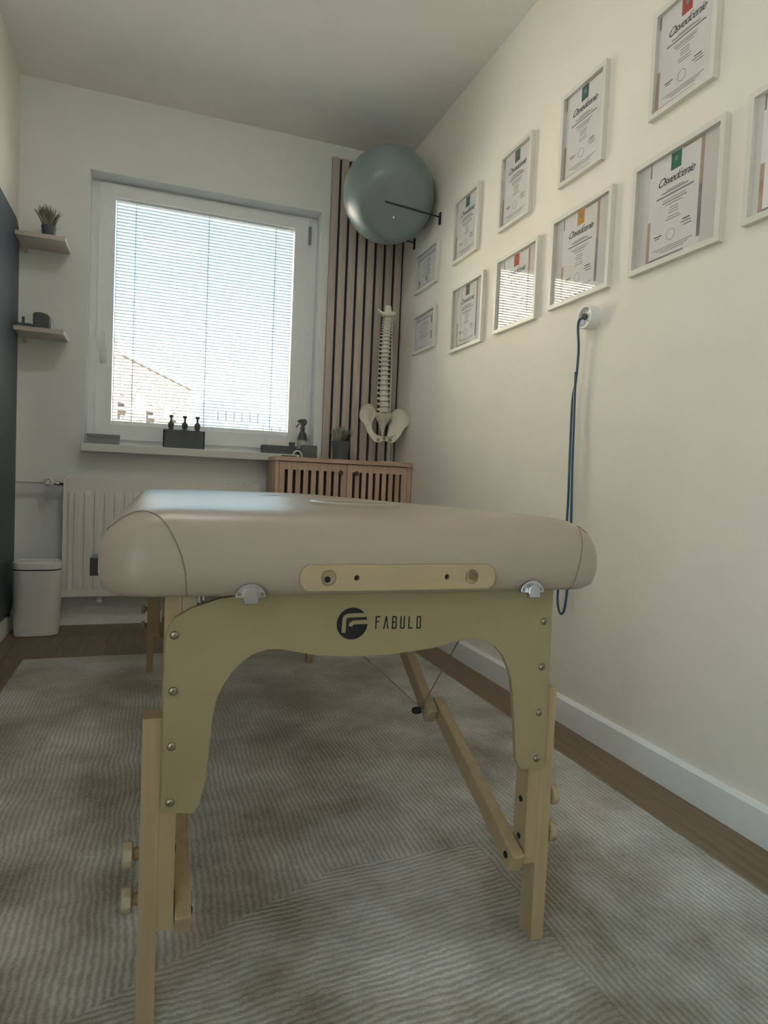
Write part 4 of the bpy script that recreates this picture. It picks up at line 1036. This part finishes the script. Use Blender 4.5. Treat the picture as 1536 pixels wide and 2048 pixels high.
def certificate(kind, y_far, y_near, zb_, zt_, emblem, label, group, rn):
    """local X runs to the viewer's right along the wall, local Y into the wall, Z up"""
    w, h = y_far - y_near, zt_ - zb_
    t = thing('framed_certificate', label, 'framed certificate', (XW, (y_far + y_near) / 2, zb_), group, -math.pi / 2, local=True)
    fw, fd = 0.0155, 0.0175
    X0, X1 = -w / 2, w / 2
    # four mitred bars
    for k, (p, q) in enumerate((((X0, 0), (X1, 0)), ((X1, 0), (X1, h)), ((X1, h), (X0, h)), ((X0, h), (X0, 0)))):
        ins = {0: ((X0 + fw, fw), (X1 - fw, fw)), 1: ((X1 - fw, fw), (X1 - fw, h - fw)), 2: ((X1 - fw, h - fw), (X0 + fw, h - fw)), 3: ((X0 + fw, h - fw), (X0 + fw, fw))}[k]
        bm = nb(); prism(bm, [p, q, ins[1], ins[0]], -fd, 0.0, 'xz'); obj('frame_bar', bm, M['frame'], t)
    x0, x1, z0, z1 = X0 + fw - 0.002, X1 - fw + 0.002, fw - 0.002, h - fw + 0.002
    bm = nb(); box(bm, x0, x1, -0.0050, -0.0005, z0, z1); obj('backing', bm, M['backing'], t)
    if kind == 'wide': pw = 0.198
    elif kind == 'land': pw = (x1 - x0) * 0.86
    else: pw = x1 - x0 - 0.004
    ph0, ph1 = (z0 + 0.004, z1 - 0.001) if kind != 'land' else (z0 + 0.020, z1 - 0.020)
    a0, a1 = -pw / 2, pw / 2
    if kind == 'wide': a0, a1 = a0 - 0.006, a1 - 0.006
    if kind == 'half': a0, a1 = X0 + fw + 0.02, X0 + fw + 0.22
    yp_ = -0.0056
    bm = nb(); box(bm, a0, a1, yp_, -0.0049, ph0, ph1); paper = obj('certificate_sheet', bm, M['paper'], t)
    def pr_(nm, rects, m, par=paper):
        bm = nb()
        for r_ in rects: box(bm, r_[0], r_[1], yp_ - 0.0003, yp_ + 0.0001, r_[2], r_[3])
        return obj(nm, bm, m, par)
    c = (a0 + a1) / 2; H = ph1 - ph0
    if kind == 'land':
        W_ = a1 - a0
        pr_('printed_border', [(a0 + 0.002, a1 - 0.002, ph1 - 0.010, ph1 - 0.004), (a0 + 0.002, a0 + 0.005, ph1 - 0.05, ph1 - 0.004)], M['print_violet'] if emblem == 'dark' else M['inkgrey'])
        pr_('printed_ornament', [(a1 - 0.034, a1 - 0.014, ph1 - 0.045, ph1 - 0.012), (a1 - 0.030, a1 - 0.016, ph0 + 0.020, ph0 + 0.062)] if emblem == 'dark' else [(a0 + 0.01, a0 + 0.03, ph0 + 0.01, ph0 + 0.03), (c - 0.012, c + 0.008, ph0 + 0.012, ph0 + 0.035)], M['print_violet'] if emblem == 'dark' else M['inkgrey'])
        pr_('text_lines', [(c - W_ * f, c + W_ * f * 0.8, ph0 + H * v, ph0 + H * v + 0.003) for f, v in ((0.25, 0.80), (0.30, 0.72), (0.22, 0.62), (0.28, 0.54), (0.20, 0.45), (0.27, 0.36), (0.24, 0.28))], M['inkgrey'])
    else:
        bw = 0.0115
        pr_('printed_border', [(a0, a0 + bw, ph0, ph0 + H * 0.42)], M['print_brown'])
        pr_('printed_border', [(a1 - bw, a1, ph0 + H * 0.55, ph1), (a0 + pw * 0.62, a1 - bw, ph1 - 0.006, ph1)], M['print_brown'])
        pr_('printed_border', [(a1 - bw, a1, ph0 + H * 0.08, ph0 + H * 0.55), (a0 + bw, a0 + pw * 0.72, ph0, ph0 + 0.009)], M['print_violet'])
        pr_('printed_border', [(a0 + 0.001, a0 + 0.006, ph1 - H * 0.14, ph1 - 0.002)], M['inkgrey'])
        if kind == 'half': return t
        em = pr_('emblem', [(c - 0.019, c + 0.019, ph1 - 0.050, ph1 - 0.003)], M[emblem])
        bm = nb(); prism(bm, [(c - 0.006, ph1 - 0.016), (c + 0.006, ph1 - 0.016), (c + 0.006, ph1 - 0.024), (c, ph1 - 0.031), (c - 0.006, ph1 - 0.024)], yp_ - 0.0005, yp_ - 0.0002, 'xz'); obj('shield', bm, M['print_pale'], em)
        f = bpy.data.objects.new('title', title_me); COL.objects.link(f); f.parent = paper
        f.location = (c, yp_ - 0.0006, ph1 - 0.082); f.rotation_euler = (math.pi / 2, 0, 0)
        lines = []
        for v, l, th in ((0.655, 0.030, 0.002), (0.635, 0.050, 0.0035), (0.600, 0.062, 0.0045), (0.560, 0.044, 0.0020), (0.535, 0.040, 0.003), (0.510, 0.030, 0.002), (0.470, 0.018, 0.0022), (0.445, 0.018, 0.0022), (0.420, 0.016, 0.0022), (0.385, 0.022, 0.0022), (0.360, 0.024, 0.0022)):
            l *= rn.uniform(0.85, 1.15); lines.append((c - l, c + l, ph0 + H * v, ph0 + H * v + th))
        for v, l in ((0.105, 0.075), (0.085, 0.060), (0.065, 0.045)): lines.append((c - l, c + l, ph0 + H * v, ph0 + H * v + 0.002))
        pr_('text_lines', lines, M['inkgrey'])
        pr_('signature', [(c + 0.030, c + 0.066, ph0 + H * 0.275, ph0 + H * 0.275 + 0.002), (c + 0.036, c + 0.062, ph0 + H * 0.30, ph0 + H * 0.30 + 0.003), (c + 0.040, c + 0.068, ph0 + H * 0.245, ph0 + H * 0.245 + 0.002)], M['ink'])
        pr_('signature', [(c - 0.070, c - 0.040, ph0 + H * 0.235, ph0 + H * 0.235 + 0.003), (c - 0.066, c - 0.048, ph0 + H * 0.215, ph0 + H * 0.215 + 0.002)], M['ink'])
        bm = nb(); tube(bm, [(c - 0.006 + 0.015 * math.cos(q), yp_ - 0.0003, ph0 + H * 0.215 + 0.015 * math.sin(q)) for q in (2 * math.pi * k / 20 for k in range(21))], 0.0006, 4, cap=False); obj('round_stamp', bm, M['inkgrey'], paper)
    bm = nb(); box(bm, x0, x1, -0.0085, -0.0075, z0, z1); obj('glazing', bm, M['picture_glass'], t)
    return t
rn = random.Random(11)
gU, gL = 'certificates in the upper row', 'certificates in the lower row'
ZL0, ZL1, ZU0, ZU1 = 1.452, 1.774, 1.879, 2.191
certificate('tall', 1.594, 1.358, 1.890, 2.195, 'em_red', 'framed certificate with red emblem in the upper row nearest the camera', gU, rn)
certificate('tall', 2.045, 1.803, ZU0, 2.197, 'em_teal', 'framed upper row certificate with dark teal emblem, second from the camera', gU, rn)
certificate('tall', 2.476, 2.236, 1.870, 2.181, 'em_olive', 'framed upper row certificate with olive emblem, third from the camera', gU, rn)
certificate('tall', 2.918, 2.667, 1.866, 2.168, 'em_teal', 'framed upper row certificate with small teal emblem nearest the black ball hook', gU, rn)
certificate('land', 3.402, 3.104, 1.844, 2.060, 'light', 'small pale landscape certificate right below the far ball hook', gU, rn)
certificate('half', 1.240, 0.915, 1.466, 1.782, 'none', 'framed certificate cut off by the right edge of the picture', gL, rn)
certificate('wide', 1.643, 1.307, 1.455, 1.777, 'em_green', 'framed certificate with bright green emblem in the lower row, right of the orange one', gL, rn)
certificate('wide', 2.068, 1.737, 1.453, 1.774, 'em_orange', 'framed certificate with orange emblem directly above the wall socket', gL, rn)
certificate('wide', 2.475, 2.155, 1.446, 1.756, 'em_red', 'framed lower row certificate with red emblem reflecting the bright window', gL, rn)
certificate('wide', 2.903, 2.583, 1.440, 1.750, 'em_olive', 'framed lower row certificate with olive emblem, fourth from the camera', gL, rn)
certificate('land', 3.396, 3.102, 1.512, 1.727, 'dark', 'small landscape certificate with dark corner ornaments beside the slatted panel', gL, rn)

# ------------------------------------------------------------------ wall socket with blue cable
sk = thing('wall_socket', 'round white surface socket on the right wall with blue cable plugged in', 'socket', (XR, 1.818, 1.378))
bm = nb(); lathe2(bm, [(0.0385, 0.0002), (0.0385, 0.034), (0.036, 0.037), (0.0315, 0.037), (0.030, 0.024), (0.0001, 0.024)], (XR, 1.818, 1.374), (-1, 0, 0), 32); so = obj('socket_housing', bm, M['white'], sk, smooth=True)
for dy, dz in ((0.010, 0.004), (-0.010, 0.004), (0.0, -0.014)):
    bm = nb(); lathe2(bm, [(0.003, 0), (0.003, 0.001), (0.0001, 0.001)], (XR - 0.0242, 1.818 + dy - 0.008, 1.374 + dz), (-1, 0, 0), 8); obj('socket_hole', bm, M['black'], so)
bc_ = thing('blue_cable', 'thin blue cable hanging from the wall socket in a long loop', 'cable', (XR - 0.02, 1.85, 1.0))
xk = 1.334
A = [(XR - 0.030, 1.826, 1.376), (1.318, 1.836, 1.366), (1.322, 1.846, 1.340), (xk, 1.853, 1.273), (xk, 1.858, 1.173), (xk, 1.871, 1.108), (xk, 1.869, 0.939), (xk, 1.864, 0.701), (xk, 1.888, 0.50), (xk, 1.893, 0.430), (xk, 1.884, 0.392), (xk, 1.868, 0.377), (xk, 1.852, 0.392), (xk, 1.843, 0.440), (xk, 1.836, 0.55), (xk, 1.841, 0.702), (xk, 1.852, 0.90), (xk, 1.856, 1.022), (xk, 1.860, 1.120), (xk - 0.004, 1.857, 1.20)]
def smooth_path(P, n_=5):
    out = []
    P = [Vector(p) for p in P]
    for i in range(len(P) - 1):
        p0, p1, p2, p3 = P[max(i-1, 0)], P[i], P[i+1], P[min(i+2, len(P)-1)]
        for k in range(n_):
            t = k / n_; out.append(0.5 * ((2*p1) + (p2-p0)*t + (2*p0-5*p1+4*p2-p3)*t*t + (3*p1-p0-3*p2+p3)*t*t*t))
    out.append(P[-1]); return out
bm = nb(); tube(bm, smooth_path(A), 0.0042, 8); obj('cord', bm, M['blue'], bc_, smooth=True)
bm = nb(); lathe2(bm, [(0.010, 0), (0.011, 0.004), (0.009, 0.014), (0.005, 0.018), (0.0001, 0.018)], (XR - 0.0245, 1.824, 1.376), (-1, 0, 0), 14); obj('plug', bm, M['charcoal'], bc_, smooth=True)

# ------------------------------------------------------------------ outside: street and apartment blocks
GZ = -9.0
bm = nb(); box(bm, -160, 160, -150, 190, GZ - 0.5, GZ); struct(obj('ground', bm, M['pale_paving']))
def block(label, p0, p1, depth_, top, m, floors, bays, roof=None, wcol='winglass', balcony=True):
    """apartment block whose street face runs from p0 to p1 (x, y); the rest lies behind it"""
    p0, p1 = Vector((*p0, 0)), Vector((*p1, 0)); L_ = (p1 - p0).length; a = math.atan2((p1 - p0).y, (p1 - p0).x)
    t = thing('apartment_building', label, 'building', (p0.x, p0.y, GZ), None, a, local=True)
    H = top - GZ
    bm = nb(); box(bm, 0, L_, 0, depth_, 0, H); obj('facade', bm, M[m], t)
    bm = nb(); box(bm, -0.2, L_ + 0.2, -0.25, depth_ + 0.2, H, H + 0.35); obj('roof_slab', bm, M[roof or 'facade_white'], t)
    bw = L_ / bays; fh = 2.8
    wp = None; pp_ = None; bp_ = None
    for f in range(floors):
        for b_ in range(bays):
            ox, oz = b_ * bw + bw * 0.30, H - 0.7 - (f + 1) * fh + 0.9
            if wp is None:
                bm = nb(); box(bm, 0, bw * 0.42, -0.10, 0.02, 0, 1.45); wp = obj('window', bm, M['facade_white'], t, origin=(0, 0, 0)); wp.location = (ox, 0, oz)
                bm = nb(); box(bm, 0.10, bw * 0.42 - 0.10, -0.14, -0.08, 0.10, 1.35); pp_ = obj('pane', bm, M[wcol], wp, origin=(0, 0, 0))
            else:
                o = dup(wp, t, (ox, 0, oz)); dup(pp_, o)
            if balcony and b_ % 3 == 1:
                if bp_ is None:
                    bm = nb(); box(bm, 0, bw * 0.8, -1.2, 0, 0, 0.15); box(bm, 0, bw * 0.8, -1.2, -1.1, 0.15, 1.05); bp_ = obj('balcony', bm, M['facade_white'], t, origin=(0, 0, 0)); bp_.location = (b_ * bw + 0.1 * bw, 0, oz - 1.0)
                else: dup(bp_, t, (b_ * bw + 0.1 * bw, 0, oz - 1.0))
    return t
E0 = 0.804
block('long orange apartment block receding on the left in the window view', (-2.9, 44), (3.2, 62), 9, E0 + 7.6, 'facade_orange', 5, 10)
block('tall pale stair tower at the left edge of the window view', (-7.2, 32.0), (-1.85, 32.0), 6, E0 + 6.2, 'facade_pink', 5, 3, balcony=False)
block('grey blue apartment block on the right in the window view', (6.2, 74), (11.5, 74.5), 10, E0 + 8.4, 'facade_grey', 5, 6)
block('lower grey block at the right edge of the window view', (11.75, 78), (19.0, 79), 10, E0 + 7.4, 'facade_grey', 5, 7)
bm = nb(); box(bm, 8.6, 10.9, 77, 82, E0 + 8.7, E0 + 10.4); tag(obj('roof_house', bm, M['facade_grey'], None, origin=(9.7, 79, E0 + 8.7)), 'small grey roof house on top of the grey blue block', 'roof house')
block('sunlit cream apartment block far to the left, seen only in glass reflections', (-17.0, 22), (-13.5, 56), 12, E0 + 26, 'facade_cream', 3, 4, balcony=False)

for o in bpy.data.objects:
    if '_o' in o: del o['_o']
